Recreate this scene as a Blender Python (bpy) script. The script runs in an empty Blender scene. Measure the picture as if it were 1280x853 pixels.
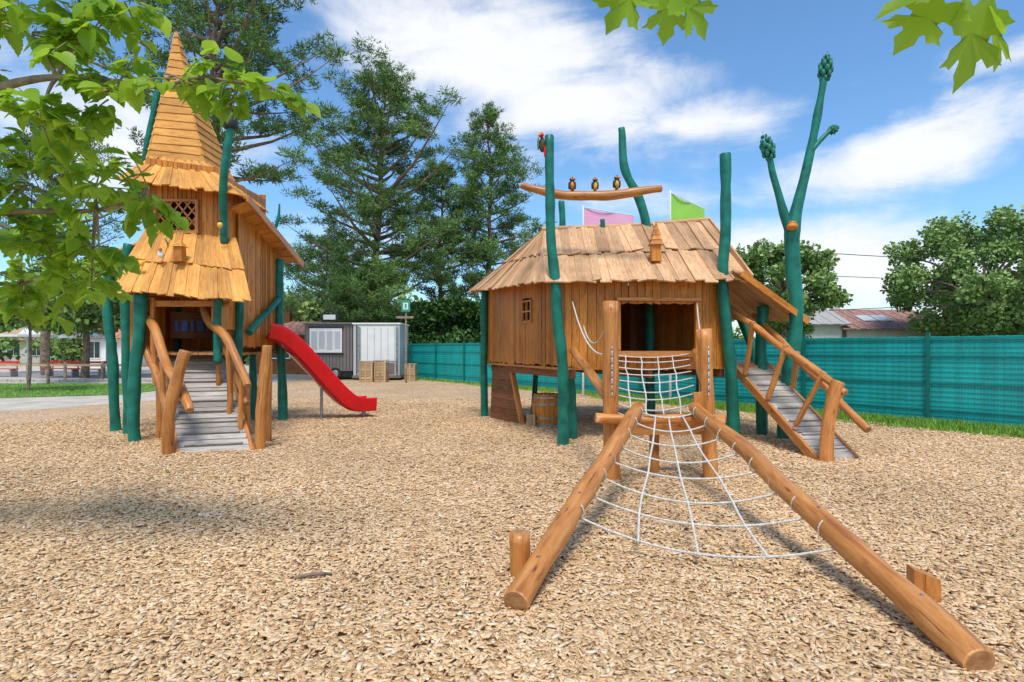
import bpy, math, random
import numpy as np
from mathutils import Vector, Matrix, noise
random.seed(7); rng=np.random.default_rng(7)
V=Vector
scene=bpy.context.scene
COL=scene.collection

# ---------------------------------------------------------------- materials
def newmat(name):
    m=bpy.data.materials.new(name); m.use_nodes=True
    nt=m.node_tree; b=nt.nodes['Principled BSDF']
    return m,nt,b
def N(nt,t,**k):
    n=nt.nodes.new(t)
    for a,v in k.items():
        if a in n.inputs: n.inputs[a].default_value=v
        else: setattr(n,a,v)
    return n
def ramp(nt,stops):
    r=nt.nodes.new('ShaderNodeValToRGB'); e=r.color_ramp.elements
    while len(e)<len(stops): e.new(0.5)
    for i,(p,c) in enumerate(stops):
        e[i].position=p; e[i].color=(c[0],c[1],c[2],1)
    return r
def math_(nt,op,a,b=None,c=None,clamp=False):
    n=nt.nodes.new('ShaderNodeMath'); n.operation=op; n.use_clamp=clamp
    for i,x in enumerate((a,b,c)):
        if x is None: continue
        if isinstance(x,(int,float)): n.inputs[i].default_value=x
        else: nt.links.new(x,n.inputs[i])
    return n.outputs[0]
def mixc(nt,mode,fac,a,b):
    n=nt.nodes.new('ShaderNodeMix'); n.data_type='RGBA'; n.blend_type=mode
    for i,x in ((0,fac),(6,a),(7,b)):
        if isinstance(x,(int,float)): n.inputs[i].default_value=x
        elif isinstance(x,tuple): n.inputs[i].default_value=(x[0],x[1],x[2],1)
        else: nt.links.new(x,n.inputs[i])
    return n.outputs[2]
def wood(name,dark,mid,light,rough=.55,var=.35,knots=True,sx=9,sy=.9,bump=.35,spec=.3,cracks=False):
    m,nt,b=newmat(name); L=nt.links.new
    uv=N(nt,'ShaderNodeUVMap'); mp=N(nt,'ShaderNodeMapping'); mp.inputs['Scale'].default_value=(sx,sy,1)
    L(uv.outputs[0],mp.inputs[0])
    ns=N(nt,'ShaderNodeTexNoise',Scale=4.0,Detail=5.0,Roughness=.65,Distortion=.8); L(mp.outputs[0],ns.inputs['Vector'])
    r=ramp(nt,[(.3,dark),(.5,mid),(.72,light)]); L(ns.outputs[0],r.inputs[0])
    at=N(nt,'ShaderNodeAttribute',attribute_name='rnd')
    mr=N(nt,'ShaderNodeMapRange'); mr.inputs['To Min'].default_value=1-var; mr.inputs['To Max'].default_value=1+var*.45
    L(at.outputs['Fac'],mr.inputs[0])
    c=mixc(nt,'MULTIPLY',1.0,r.outputs[0],mr.outputs[0])
    tc=N(nt,'ShaderNodeTexCoord'); n2=N(nt,'ShaderNodeTexNoise',Scale=1.7,Detail=3.0); L(tc.outputs['Object'],n2.inputs['Vector'])
    r2=ramp(nt,[(.3,(.78,.74,.70)),(.62,(1.05,1.03,1.0))]); L(n2.outputs[0],r2.inputs[0])
    c=mixc(nt,'MULTIPLY',.85,c,r2.outputs[0])
    if knots:
        m2=N(nt,'ShaderNodeMapping'); m2.inputs['Scale'].default_value=(6.5,1.7,1); L(uv.outputs[0],m2.inputs[0])
        vo=N(nt,'ShaderNodeTexVoronoi',Scale=1.3); L(m2.outputs[0],vo.inputs['Vector'])
        rk=ramp(nt,[(.05,(.25,.2,.16)),(.13,(1,1,1))]); L(vo.outputs['Distance'],rk.inputs[0])
        c=mixc(nt,'MULTIPLY',.75,c,rk.outputs[0])
    if cracks:
        m3=N(nt,'ShaderNodeMapping'); m3.inputs['Scale'].default_value=(30,1.1,1); L(uv.outputs[0],m3.inputs[0])
        n4=N(nt,'ShaderNodeTexNoise',Scale=1.6,Detail=3.0,Roughness=.5); L(m3.outputs[0],n4.inputs['Vector'])
        rc=ramp(nt,[(.30,(.30,.22,.16)),(.36,(1,1,1))]); L(n4.outputs[0],rc.inputs[0])
        c=mixc(nt,'MULTIPLY',.8,c,rc.outputs[0])
    L(c,b.inputs['Base Color']); b.inputs['Roughness'].default_value=rough
    b.inputs['Specular IOR Level'].default_value=spec
    bp=N(nt,'ShaderNodeBump',Strength=bump,Distance=.01); L(ns.outputs[0],bp.inputs['Height']); L(bp.outputs[0],b.inputs['Normal'])
    return m
def simple(name,col,rough=.5,metal=0,nscale=12,namt=.25,bump=.1,bscale=None,coord='Object',var=0,spec=.5):
    m,nt,b=newmat(name); L=nt.links.new
    tc=N(nt,'ShaderNodeTexCoord'); ns=N(nt,'ShaderNodeTexNoise',Scale=nscale,Detail=4.0); L(tc.outputs[coord],ns.inputs['Vector'])
    d=tuple(x*(1-namt) for x in col); l=tuple(min(1,x*(1+namt)) for x in col)
    r=ramp(nt,[(.32,d),(.68,l)]); L(ns.outputs[0],r.inputs[0]); c=r.outputs[0]
    if var:
        at=N(nt,'ShaderNodeAttribute',attribute_name='rnd')
        mr=N(nt,'ShaderNodeMapRange'); mr.inputs['To Min'].default_value=1-var; mr.inputs['To Max'].default_value=1+var
        L(at.outputs['Fac'],mr.inputs[0]); c=mixc(nt,'MULTIPLY',1.0,c,mr.outputs[0])
    L(c,b.inputs['Base Color']); b.inputs['Roughness'].default_value=rough; b.inputs['Metallic'].default_value=metal
    b.inputs['Specular IOR Level'].default_value=spec
    if bump>0:
        n3=N(nt,'ShaderNodeTexNoise',Scale=bscale or nscale*3,Detail=3.0); L(tc.outputs[coord],n3.inputs['Vector'])
        bp=N(nt,'ShaderNodeBump',Strength=bump,Distance=.01); L(n3.outputs[0],bp.inputs['Height']); L(bp.outputs[0],b.inputs['Normal'])
    return m
def foliage(name,stops,trans=.35,rough=.5,tcol=(.35,.55,.05)):
    m,nt,b=newmat(name); L=nt.links.new
    at=N(nt,'ShaderNodeAttribute',attribute_name='rnd')
    r=ramp(nt,stops); L(at.outputs['Fac'],r.inputs[0])
    L(r.outputs[0],b.inputs['Base Color']); b.inputs['Roughness'].default_value=rough; b.inputs['Specular IOR Level'].default_value=.25
    if trans:
        t=N(nt,'ShaderNodeBsdfTranslucent')
        tc=mixc(nt,'MIX',.45,r.outputs[0],tcol); L(tc,t.inputs[0])
        mx=N(nt,'ShaderNodeMixShader'); mx.inputs[0].default_value=trans
        L(b.outputs[0],mx.inputs[1]); L(t.outputs[0],mx.inputs[2])
        L(mx.outputs[0],nt.nodes['Material Output'].inputs[0])
    return m

W_WALL=wood('wall_wood',(.38,.115,.018),(.64,.235,.036),(.74,.33,.07),var=.28,rough=.42)
W_ROOF=wood('roof_wood',(.46,.245,.12),(.70,.41,.21),(.80,.53,.32),var=.34,rough=.7,knots=False)
W_ROOF2=wood('roof_wood_golden',(.52,.20,.04),(.78,.36,.075),(.86,.47,.14),var=.30,rough=.6,knots=False)
W_LOG=wood('log_wood',(.38,.125,.028),(.60,.24,.06),(.72,.35,.115),var=.2,rough=.36,sx=4,sy=.5,bump=.5,spec=.4,cracks=True)
W_END=wood('log_end',(.30,.13,.05),(.48,.24,.10),(.6,.34,.17),var=.2,sx=3,sy=3,knots=False)
W_GREY=wood('grey_ramp_wood',(.25,.22,.19),(.44,.40,.36),(.56,.52,.47),var=.3,rough=.85,knots=False)
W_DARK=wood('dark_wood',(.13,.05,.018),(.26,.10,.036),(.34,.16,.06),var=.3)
TEAL=simple('green_painted_pole',(.007,.155,.108),rough=.42,nscale=5,namt=.35,bump=.5,bscale=14,spec=.4)
TEALF=simple('knob_green',(.014,.18,.11),rough=.6)
FEN=simple('fence_slat_teal',(.005,.42,.40),rough=.55,nscale=1.2,namt=.15,var=.12,bump=0)
FWIRE=simple('fence_wire_green',(.004,.24,.22),rough=.4,nscale=4,namt=.1,bump=0)
FPOST=simple('fence_post_green',(.003,.16,.13),rough=.4,nscale=4,namt=.1,bump=0)
ROPE=simple('rope_cream',(.70,.66,.58),rough=.9,nscale=60,namt=.25,bump=.8,bscale=180)
RED=simple('slide_red',(.74,.006,.012),rough=.22,nscale=3,namt=.08,bump=.02)
METAL=simple('galvanised_metal',(.35,.36,.37),rough=.4,metal=.9,nscale=8)
BLACK=simple('black_paint',(.02,.02,.022),rough=.5)
WHITE=simple('white_paint',(.78,.78,.76),rough=.5,nscale=2,namt=.05)
ORANGE=simple('orange_paint',(.7,.22,.02),rough=.5)
YELL=simple('yellow_paint',(.75,.45,.04),rough=.5)
BROWN=simple('brown_paint',(.09,.04,.02),rough=.6)
GREYP=simple('trailer_grey',(.19,.16,.15),rough=.5,nscale=2,namt=.12)
LGREY=simple('light_grey_panel',(.5,.52,.53),rough=.5,nscale=2,namt=.06)
PINK=simple('pink_fabric',(.85,.40,.60),rough=.8,nscale=2,namt=.08)
LIME=simple('lime_fabric',(.32,.64,.09),rough=.8,nscale=2,namt=.08)
BLUE=simple('blue_print',(.05,.14,.48),rough=.5)
BARK=simple('bark',(.24,.165,.12),rough=.9,nscale=7,namt=.5,bump=1.0,bscale=16)
BARKG=simple('young_bark',(.28,.23,.16),rough=.9,nscale=10,namt=.4,bump=.6)
TWIG=simple('green_twig',(.26,.25,.08),rough=.7)
TILE=simple('roof_tiles',(.34,.18,.14),rough=.8,nscale=6,namt=.4,bump=.6)
TILEO=simple('orange_roof_tiles',(.50,.22,.12),rough=.8,nscale=6,namt=.4,bump=.6)
PLAST=simple('render_wall',(.62,.58,.52),rough=.9,nscale=3,namt=.08)
GLASS=simple('window_glass',(.03,.04,.05),rough=.08,nscale=2,namt=.05,bump=0)
RUB=simple('tyre_rubber',(.02,.02,.02),rough=.8)
SAND=simple('sandy_path_mat',(.54,.47,.38),rough=.95,nscale=1.5,namt=.18,bump=.5,bscale=60)
ASPH=simple('asphalt',(.30,.28,.26),rough=.9,nscale=3,namt=.2)
STONE=simple('kerb_stone',(.4,.38,.35),rough=.9)
PALEW=wood('pale_crate_wood',(.38,.24,.12),(.55,.37,.2),(.66,.48,.29),var=.25,knots=False)

# ---------------------------------------------------------------- mesh builder
class MB:
    def __init__(s,mats): s.mats=mats; s.v=[]; s.f=[]; s.uv=[]; s.m=[]; s.sm=[]; s.r=[]
    def idx(s,mat):
        if mat not in s.mats: s.mats.append(mat)
        return s.mats.index(mat)
    def add(s,vs,fs,uvs,mat,smooth=False,rnd=None):
        o=len(s.v); s.v+= [tuple(x) for x in vs]; i=s.idx(mat)
        rnd=random.random() if rnd is None else rnd
        for f,u in zip(fs,uvs):
            s.f.append([o+k for k in f]); s.uv+=u; s.m.append(i); s.sm.append(smooth); s.r.append(rnd)
    def hexa(s,b,t,mat,rnd=None):
        ou=random.random()*20; ov=random.random()*20
        ln=(t[0]-b[0]).length; w=(b[1]-b[0]).length; th=(b[2]-b[1]).length
        vs=list(b)+list(t); fs=[];uv=[]
        per=[0,w,w+th,2*w+th,2*w+2*th]
        for k in range(4):
            k2=(k+1)%4
            fs.append([k,k2,4+k2,4+k]); uv.append([(ou+per[k],ov),(ou+per[k+1],ov),(ou+per[k+1],ov+ln),(ou+per[k],ov+ln)])
        fs.append([3,2,1,0]); uv.append([(ou,ov),(ou+w,ov),(ou+w,ov+th*.3),(ou,ov+th*.3)])
        fs.append([4,5,6,7]); uv.append([(ou,ov),(ou+w,ov),(ou+w,ov+th*.3),(ou,ov+th*.3)])
        s.add(vs,fs,uv,mat,False,rnd)
    def plank(s,p0,p1,w,th,mat,up=V((0,0,1)),rnd=None):
        p0=V(p0);p1=V(p1); d=(p1-p0).normalized()
        up=V(up)
        if abs(d.dot(up))>.95: up=V((0,1,0))
        a=d.cross(up).normalized()*w/2; n=a.cross(d).normalized()*th/2
        q=[-a-n,a-n,a+n,-a+n]
        s.hexa([p0+x for x in q],[p1+x for x in q],mat,rnd)
    def box(s,x0,x1,y0,y1,z0,z1,mat):
        dx,dy,dz=x1-x0,y1-y0,z1-z0
        if dz>=max(dx,dy):
            b=[V((x0,y0,z0)),V((x1,y0,z0)),V((x1,y1,z0)),V((x0,y1,z0))]; t=[p+V((0,0,dz)) for p in b]
        elif dx>=dy:
            b=[V((x0,y0,z0)),V((x0,y1,z0)),V((x0,y1,z1)),V((x0,y0,z1))]; t=[p+V((dx,0,0)) for p in b]
        else:
            b=[V((x0,y0,z0)),V((x1,y0,z0)),V((x1,y0,z1)),V((x0,y0,z1))]; t=[p+V((0,dy,0)) for p in b]
        s.hexa(b,t,mat)
    def planks(s,A,B,C,D,n,th,mat,jb=.02,jt=.02,holes=(),alt=0.,over=0.,gap=.004,wv=.2,lift=.004):
        A,B,C,D=map(V,(A,B,C,D)); nr=(B-A).cross(D-A).normalized()
        wd=[1+random.uniform(-wv,wv) for _ in range(n)]; t=sum(wd); e=[0]
        for w in wd: e.append(e[-1]+w/t)
        W=(B-A).length; Hh=max((D-A).length,.01)
        def P(u,v): return A.lerp(B,u).lerp(D.lerp(C,u),v)
        for i in range(n):
            u0=e[i]+gap/W/2-over/W; u1=e[i+1]-gap/W/2+over/W; uc=(u0+u1)/2
            segs=[(-random.random()*jb/Hh,1+random.random()*jt/Hh)]
            for h in holes:
                if h[0]<uc<h[1]:
                    ns=[]
                    for a,b in segs:
                        if h[2]>a: ns.append((a,min(b,h[2])))
                        if h[3]<b: ns.append((max(a,h[3]),b))
                    segs=[q for q in ns if q[1]-q[0]>.01]
            off=nr*(alt*(i%2)+random.uniform(0,lift)); tw=nr*random.uniform(-lift,lift)
            sk=random.uniform(-1,1)*jb*.3/Hh
            rot=random.uniform(-1,1)*over/W*1.6
            rn=random.random()
            for a,b in segs:
                bl,br,tl,tr=P(u0+rot,a+sk),P(u1+rot,a-sk),P(u0-rot,b),P(u1-rot,b)
                s.hexa([bl+off+tw,br+off-tw,br+off-tw-nr*th,bl+off+tw-nr*th],[tl+off+tw,tr+off-tw,tr+off-tw-nr*th,tl+off+tw-nr*th],mat,rn)
    def tube(s,pts,rad,mat,seg=12,cap=None,wob=0.,sub=5,sq=0.):
        pts=[V(p) for p in pts]
        if not hasattr(rad,'__len__'): rad=[rad]*len(pts)
        P=[];R=[]
        n=len(pts)
        for i in range(n-1):
            p0=pts[max(i-1,0)];p1=pts[i];p2=pts[i+1];p3=pts[min(i+2,n-1)]
            for k in range(sub):
                t=k/sub
                P.append(.5*((2*p1)+(p2-p0)*t+(2*p0-5*p1+4*p2-p3)*t*t+(3*p1-p0-3*p2+p3)*t**3)); R.append(rad[i]*(1-t)+rad[i+1]*t)
        P.append(pts[-1]); R.append(rad[-1])
        if wob:
            sd=V((random.random()*50,)*3)
            for i in range(len(P)):
                w=1 if 0<i<len(P)-1 else .3
                P[i]=P[i]+noise.noise_vector(P[i]*1.3+sd)*wob*w
                R[i]*=1+noise.noise(P[i]*3+sd)*.18
        d0=(P[1]-P[0]).normalized(); d1=(P[-1]-P[-2]).normalized()
        e0=R[0]*.12; e1=R[-1]*.12
        P=[P[0]]+[P[0]+d0*e0]+P[1:-1]+[P[-1]-d1*e1]+[P[-1]]; R=[R[0]*.88]+R[:1]+R[1:-1]+[R[-1]]+[R[-1]*.88]
        T=[]
        for i in range(len(P)):
            T.append((P[min(i+1,len(P)-1)]-P[max(i-1,0)]).normalized())
        a=T[0].orthogonal().normalized(); vs=[];ph=random.random()*6
        L=0;Ls=[]
        for i,(p,r) in enumerate(zip(P,R)):
            if i: L+=(p-P[i-1]).length; a=(a-T[i]*a.dot(T[i])).normalized()
            b=T[i].cross(a); Ls.append(L)
            for k in range(seg):
                th=2*math.pi*k/seg
                vs.append(p+(a*math.cos(th)+b*math.sin(th))*r*(1+sq*math.cos(2*th+ph)))
        ou=random.random()*20; ov=random.random()*20; C=2*math.pi*max(R)
        fs=[];uv=[]
        for i in range(len(P)-1):
            for k in range(seg):
                k2=(k+1)%seg
                fs.append([i*seg+k,i*seg+k2,(i+1)*seg+k2,(i+1)*seg+k])
                uv.append([(ou+C*k/seg,ov+Ls[i]),(ou+C*(k+1)/seg,ov+Ls[i]),(ou+C*(k+1)/seg,ov+Ls[i+1]),(ou+C*k/seg,ov+Ls[i+1])])
        rn=random.random()
        s.add(vs,fs,uv,mat,True,rn)
        c=cap or mat
        for ring,rev in ((0,True),(len(P)-1,False)):
            ids=[vs[ring*seg+k] for k in range(seg)]
            f=list(range(seg)); 
            u=[(ou+.1*math.cos(2*math.pi*k/seg),ov+.1*math.sin(2*math.pi*k/seg)) for k in range(seg)]
            if rev: f=f[::-1];u=u[::-1]
            s.add(ids,[f],[u],c,False,rn)
    def ell(s,c,r,mat,rot=None,nu=12,nv=8):
        c=V(c); vs=[];fs=[];uv=[]
        M=rot if rot else Matrix.Identity(3)
        for j in range(nv+1):
            ph=math.pi*j/nv
            for i in range(nu):
                th=2*math.pi*i/nu
                vs.append(c+M@V((r[0]*math.sin(ph)*math.cos(th),r[1]*math.sin(ph)*math.sin(th),r[2]*math.cos(ph))))
        for j in range(nv):
            for i in range(nu):
                i2=(i+1)%nu
                fs.append([j*nu+i,(j+1)*nu+i,(j+1)*nu+i2,j*nu+i2]); uv.append([(i/nu,j/nv)]*4)
        s.add(vs,fs,uv,mat,True)
    def poly(s,pts,mat,smooth=False):
        pts=[V(p) for p in pts]
        s.add(pts,[list(range(len(pts)))],[[(p.x+p.y,p.z) for p in pts]],mat,smooth)
    def obj(s,name,bevel=0.,merge=False):
        me=bpy.data.meshes.new(name); me.from_pydata(s.v,[],s.f); 
        for m in s.mats: me.materials.append(m)
        me.polygons.foreach_set('material_index',s.m); me.polygons.foreach_set('use_smooth',s.sm)
        ul=me.uv_layers.new(name='UVMap'); ul.data.foreach_set('uv',[c for u in s.uv for c in u])
        at=me.attributes.new('rnd','FLOAT','FACE'); at.data.foreach_set('value',s.r)
        me.update(); o=bpy.data.objects.new(name,me); COL.objects.link(o)
        if bevel:
            b=o.modifiers.new('bevel','BEVEL'); b.width=bevel; b.segments=1; b.limit_method='ANGLE'; b.angle_limit=math.radians(40)
        return o
def group(name,kids,loc=(0,0,0)):
    e=bpy.data.objects.new(name,None); COL.objects.link(e); e.location=loc; e.empty_display_size=.3
    for k in kids:
        k.parent=e; k.matrix_parent_inverse=Matrix.Translation(-V(loc))
    return e

# ---------------------------------------------------------------- numpy scatter
def scatter(name,tv,tf,pos,dirs,nrm,scale,mat,rnd,smooth=False):
    tv=np.asarray(tv,float); tf=np.asarray(tf,int); n=len(pos)
    y=dirs/np.linalg.norm(dirs,axis=1,keepdims=True)
    x=np.cross(y,nrm); x/=np.maximum(np.linalg.norm(x,axis=1,keepdims=True),1e-6); z=np.cross(x,y)
    sc=np.asarray(scale,float)
    if sc.ndim==1: sc=np.repeat(sc[:,None],3,1)
    vs=(pos[:,None,:]+ (tv[None,:,0:1]*sc[:,None,0:1])*x[:,None,:]+(tv[None,:,1:2]*sc[:,None,1:2])*y[:,None,:]+(tv[None,:,2:3]*sc[:,None,2:3])*z[:,None,:])
    k=len(tv); fs=(tf[None]+ (np.arange(n)*k)[:,None,None]).reshape(-1,tf.shape[1])
    me=bpy.data.meshes.new(name); me.vertices.add(n*k); me.vertices.foreach_set('co',vs.reshape(-1).astype(np.float32))
    me.loops.add(fs.size); me.loops.foreach_set('vertex_index',fs.reshape(-1).astype(np.int32))
    me.polygons.add(len(fs)); me.polygons.foreach_set('loop_start',(np.arange(len(fs))*tf.shape[1]).astype(np.int32))
    if smooth: me.polygons.foreach_set('use_smooth',np.ones(len(fs),bool))
    me.update(calc_edges=True)
    at=me.attributes.new('rnd','FLOAT','FACE'); at.data.foreach_set('value',np.repeat(rnd,len(tf)).astype(np.float32))
    me.materials.append(mat); me.validate()
    o=bpy.data.objects.new(name,me); COL.objects.link(o); return o
def rdir(n):
    d=rng.normal(size=(n,3)); return d/np.linalg.norm(d,axis=1,keepdims=True)

# ---------------------------------------------------------------- camera, sun, sky
cam=bpy.data.cameras.new('camera'); co=bpy.data.objects.new('camera',cam); COL.objects.link(co)
co.location=(0,0,1.55); co.rotation_euler=(math.radians(90),0,0); cam.sensor_width=36; cam.lens=20; cam.shift_y=.0074
cam.clip_end=2000; cam.clip_start=.05; scene.camera=co
EL=math.radians(64); AZ=math.radians(180)
sd=V((math.cos(EL)*math.sin(AZ),math.cos(EL)*math.cos(AZ),math.sin(EL)))
sl=bpy.data.lights.new('sun','SUN'); sl.energy=3.3; sl.angle=math.radians(18); sl.color=(1,.95,.87)
so=bpy.data.objects.new('sun',sl); COL.objects.link(so); so.rotation_euler=sd.to_track_quat('Z','Y').to_euler(); so.location=(0,-5,20)
w=bpy.data.worlds.new('World'); scene.world=w; w.use_nodes=True; nt=w.node_tree; L=nt.links.new
bg=nt.nodes['Background']
sky=N(nt,'ShaderNodeTexSky'); sky.sky_type='NISHITA'; sky.sun_disc=False; sky.sun_elevation=EL; sky.sun_rotation=AZ; sky.air_density=1.15; sky.dust_density=.3; sky.ozone_density=3.0
tc=N(nt,'ShaderNodeTexCoord'); sx=N(nt,'ShaderNodeSeparateXYZ'); L(tc.outputs['Generated'],sx.inputs[0])
az=math_(nt,'ARCTAN2',sx.outputs[0],sx.outputs[1]); el=math_(nt,'ARCSINE',sx.outputs[2])
cb=N(nt,'ShaderNodeCombineXYZ'); L(az,cb.inputs[0]); L(el,cb.inputs[1])
mp=N(nt,'ShaderNodeMapping'); mp.inputs['Rotation'].default_value=(0,0,math.radians(14)); mp.inputs['Scale'].default_value=(2.2,6.5,1); L(cb.outputs[0],mp.inputs[0])
n1=N(nt,'ShaderNodeTexNoise',Scale=1.6,Detail=7.0,Roughness=.6,Distortion=.5); L(mp.outputs[0],n1.inputs['Vector'])
n2=N(nt,'ShaderNodeTexNoise',Scale=5.5,Detail=6.0,Roughness=.62,Distortion=.2); L(cb.outputs[0],n2.inputs['Vector'])
blobs=[(-.02,.46,.40,.12,-16,1.35),(.33,.365,.18,.045,-5,1.1),(.60,.275,.26,.06,10,1.1),(.73,.375,.10,.03,0,.9),(.48,.12,.36,.10,-8,1.25),
       (-.42,.55,.25,.08,-10,.7),(-.62,.30,.25,.12,0,1.0),(-.2,.18,.25,.06,0,.8),(.2,.25,.2,.05,-10,.8),(1.4,.35,.5,.12,0,1.0),(-1.5,.4,.5,.12,0,1.0),(2.6,.5,.7,.3,0,1.3),(-2.6,.5,.7,.3,0,1.3)]
tot=None
for (a0,e0,ra,re,rt,st) in blobs:
    da=math_(nt,'SUBTRACT',az,a0); de=math_(nt,'SUBTRACT',el,e0); c,s_=math.cos(math.radians(rt)),math.sin(math.radians(rt))
    u=math_(nt,'MULTIPLY_ADD',da,c/ra,math_(nt,'MULTIPLY',de,s_/ra)); v=math_(nt,'MULTIPLY_ADD',de,c/re,math_(nt,'MULTIPLY',da,-s_/re))
    q=math_(nt,'ADD',math_(nt,'MULTIPLY',u,u),math_(nt,'MULTIPLY',v,v))
    g=math_(nt,'MULTIPLY',math_(nt,'EXPONENT',math_(nt,'MULTIPLY',q,-1.1)),st)
    tot=g if tot is None else math_(nt,'MAXIMUM',tot,g)
nn=math_(nt,'MULTIPLY_ADD',n1.outputs[0],2.1,math_(nt,'MULTIPLY',n2.outputs[0],1.3))
m_=math_(nt,'ADD',math_(nt,'MULTIPLY',tot,1.15),math_(nt,'SUBTRACT',nn,2.14))
mk=N(nt,'ShaderNodeMapRange',interpolation_type='SMOOTHSTEP'); mk.inputs['From Min'].default_value=-.1; mk.inputs['From Max'].default_value=.95; mk.inputs['To Max'].default_value=.97; L(m_,mk.inputs[0])
skc=mixc(nt,'MULTIPLY',1.0,sky.outputs[0],(.84,1.12,1.30))
fin=mixc(nt,'MIX',mk.outputs[0],skc,(6.7,6.8,7.0)); L(fin,bg.inputs[0]); bg.inputs[1].default_value=.15
scene.view_settings.view_transform='Standard'; scene.view_settings.look='None'; scene.view_settings.exposure=0

# ---------------------------------------------------------------- ground
def sheet(name,pts,z,mat):
    b=MB([]); b.poly([(p[0],p[1],z) for p in pts],mat); return b.obj(name)
def groundmat():
    m,nt,b=newmat('grassy_ground'); L=nt.links.new
    tc=N(nt,'ShaderNodeTexCoord'); n=N(nt,'ShaderNodeTexNoise',Scale=.25,Detail=6.0); L(tc.outputs['Object'],n.inputs['Vector'])
    n2=N(nt,'ShaderNodeTexNoise',Scale=9.0,Detail=6.0); L(tc.outputs['Object'],n2.inputs['Vector'])
    r=ramp(nt,[(.42,(.10,.17,.035)),(.60,(.30,.26,.15))]); L(n.outputs[0],r.inputs[0])
    r2=ramp(nt,[(.3,(.6,.6,.6)),(.7,(1.2,1.2,1.1))]); L(n2.outputs[0],r2.inputs[0])
    L(mixc(nt,'MULTIPLY',1.,r.outputs[0],r2.outputs[0]),b.inputs['Base Color']); b.inputs['Roughness'].default_value=.95
    return m
def chipbed():
    m,nt,b=newmat('wood_chip_bed'); L=nt.links.new
    tc=N(nt,'ShaderNodeTexCoord')
    nd=N(nt,'ShaderNodeTexNoise',Scale=7.0,Detail=2.0); L(tc.outputs['Object'],nd.inputs['Vector'])
    vec=mixc(nt,'LINEAR_LIGHT',.12,tc.outputs['Object'],nd.outputs['Color'])
    mp=N(nt,'ShaderNodeMapping'); mp.inputs['Scale'].default_value=(24,44,24); mp.inputs['Rotation'].default_value=(0,0,.5); L(vec,mp.inputs[0])
    vo=N(nt,'ShaderNodeTexVoronoi',Scale=1.0); L(mp.outputs[0],vo.inputs['Vector'])
    sp=N(nt,'ShaderNodeSeparateColor'); L(vo.outputs['Color'],sp.inputs[0])
    r=ramp(nt,[(0,(.42,.25,.12)),(.3,(.66,.44,.24)),(.65,(.80,.56,.34)),(1,(.90,.70,.47))]); L(sp.outputs[0],r.inputs[0])
    rd=ramp(nt,[(.3,(1,1,1)),(.75,(.62,.56,.50))]); L(vo.outputs['Distance'],rd.inputs[0])
    c=mixc(nt,'MULTIPLY',1.,r.outputs[0],rd.outputs[0])
    n=N(nt,'ShaderNodeTexNoise',Scale=.6,Detail=4.0); L(tc.outputs['Object'],n.inputs['Vector'])
    r3=ramp(nt,[(.3,(.88,.86,.84)),(.7,(1.1,1.08,1.05))]); L(n.outputs[0],r3.inputs[0])
    L(mixc(nt,'MULTIPLY',1.,c,r3.outputs[0]),b.inputs['Base Color']); b.inputs['Roughness'].default_value=.9
    bp=N(nt,'ShaderNodeBump',Strength=.8,Distance=.02); L(sp.outputs[1],bp.inputs['Height']); L(bp.outputs[0],b.inputs['Normal'])
    return m
sheet('ground',[(-400,-100),(400,-100),(400,700),(-400,700)],0,groundmat())
FA=V((-5.4,29.8,0)); FD=V((14.9,-19.2,0)); FB=FA+FD*1.35
bed=[(-15,-5),(14,-5),(13.6,4.7),(9.5,9.9),(-5.2,29.2),(-11,29.2),(-9.5,19),(-12,14.5),(-15,11.8)]
sheet('wood_chip_bed',bed,.012,chipbed())
sheet('sandy_path',[(-40,11),(-8,11),(-9,19),(-10,40),(0,42),(0,60),(-60,60),(-60,11)],.005,SAND)
n=340000
y=1.3+16.2*rng.random(n)**1.12; x=rng.uniform(-1,1,n)*(1.0*y+1.1)
fx=(FA.x+FD.x*((29.8-y)/19.2)-np.where(y<17,1.45,.9)+.25*np.sin(y*2.3)+rng.normal(0,.12,n))
keep=(x<fx)&((x>-12.5))&~((x<-8)&(y>13.0)) & ((x>-10)|(y<11.6))
x=x[keep];y=y[keep];n=len(x)
z=.012+rng.uniform(0,.018,n)+.012*np.sin(x*1.7)*np.sin(y*1.3+.5)+.01
ang=rng.uniform(0,2*np.pi,n); tilt=rng.normal(0,.15,n)
d=np.stack([np.cos(ang),np.sin(ang),tilt],1)
nm=np.stack([rng.normal(0,.2,n),rng.normal(0,.2,n),np.ones(n)],1)
gs=(1+.035*np.maximum(y-3,0))
sc=np.stack([rng.uniform(.0035,.0130,n)*gs,rng.uniform(.009,.037,n)*gs,rng.uniform(.0013,.0035,n)],1)
ct=[(-.5,-1,-1),(1,-.7,-1),(.6,1,-1),(-1,.6,-1),(-.5,-1,1),(1,-.7,1),(.6,1,1),(-1,.6,1)]
cf=[(4,5,6,7),(0,1,5,4),(1,2,6,5),(2,3,7,6),(3,0,4,7)]
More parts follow.
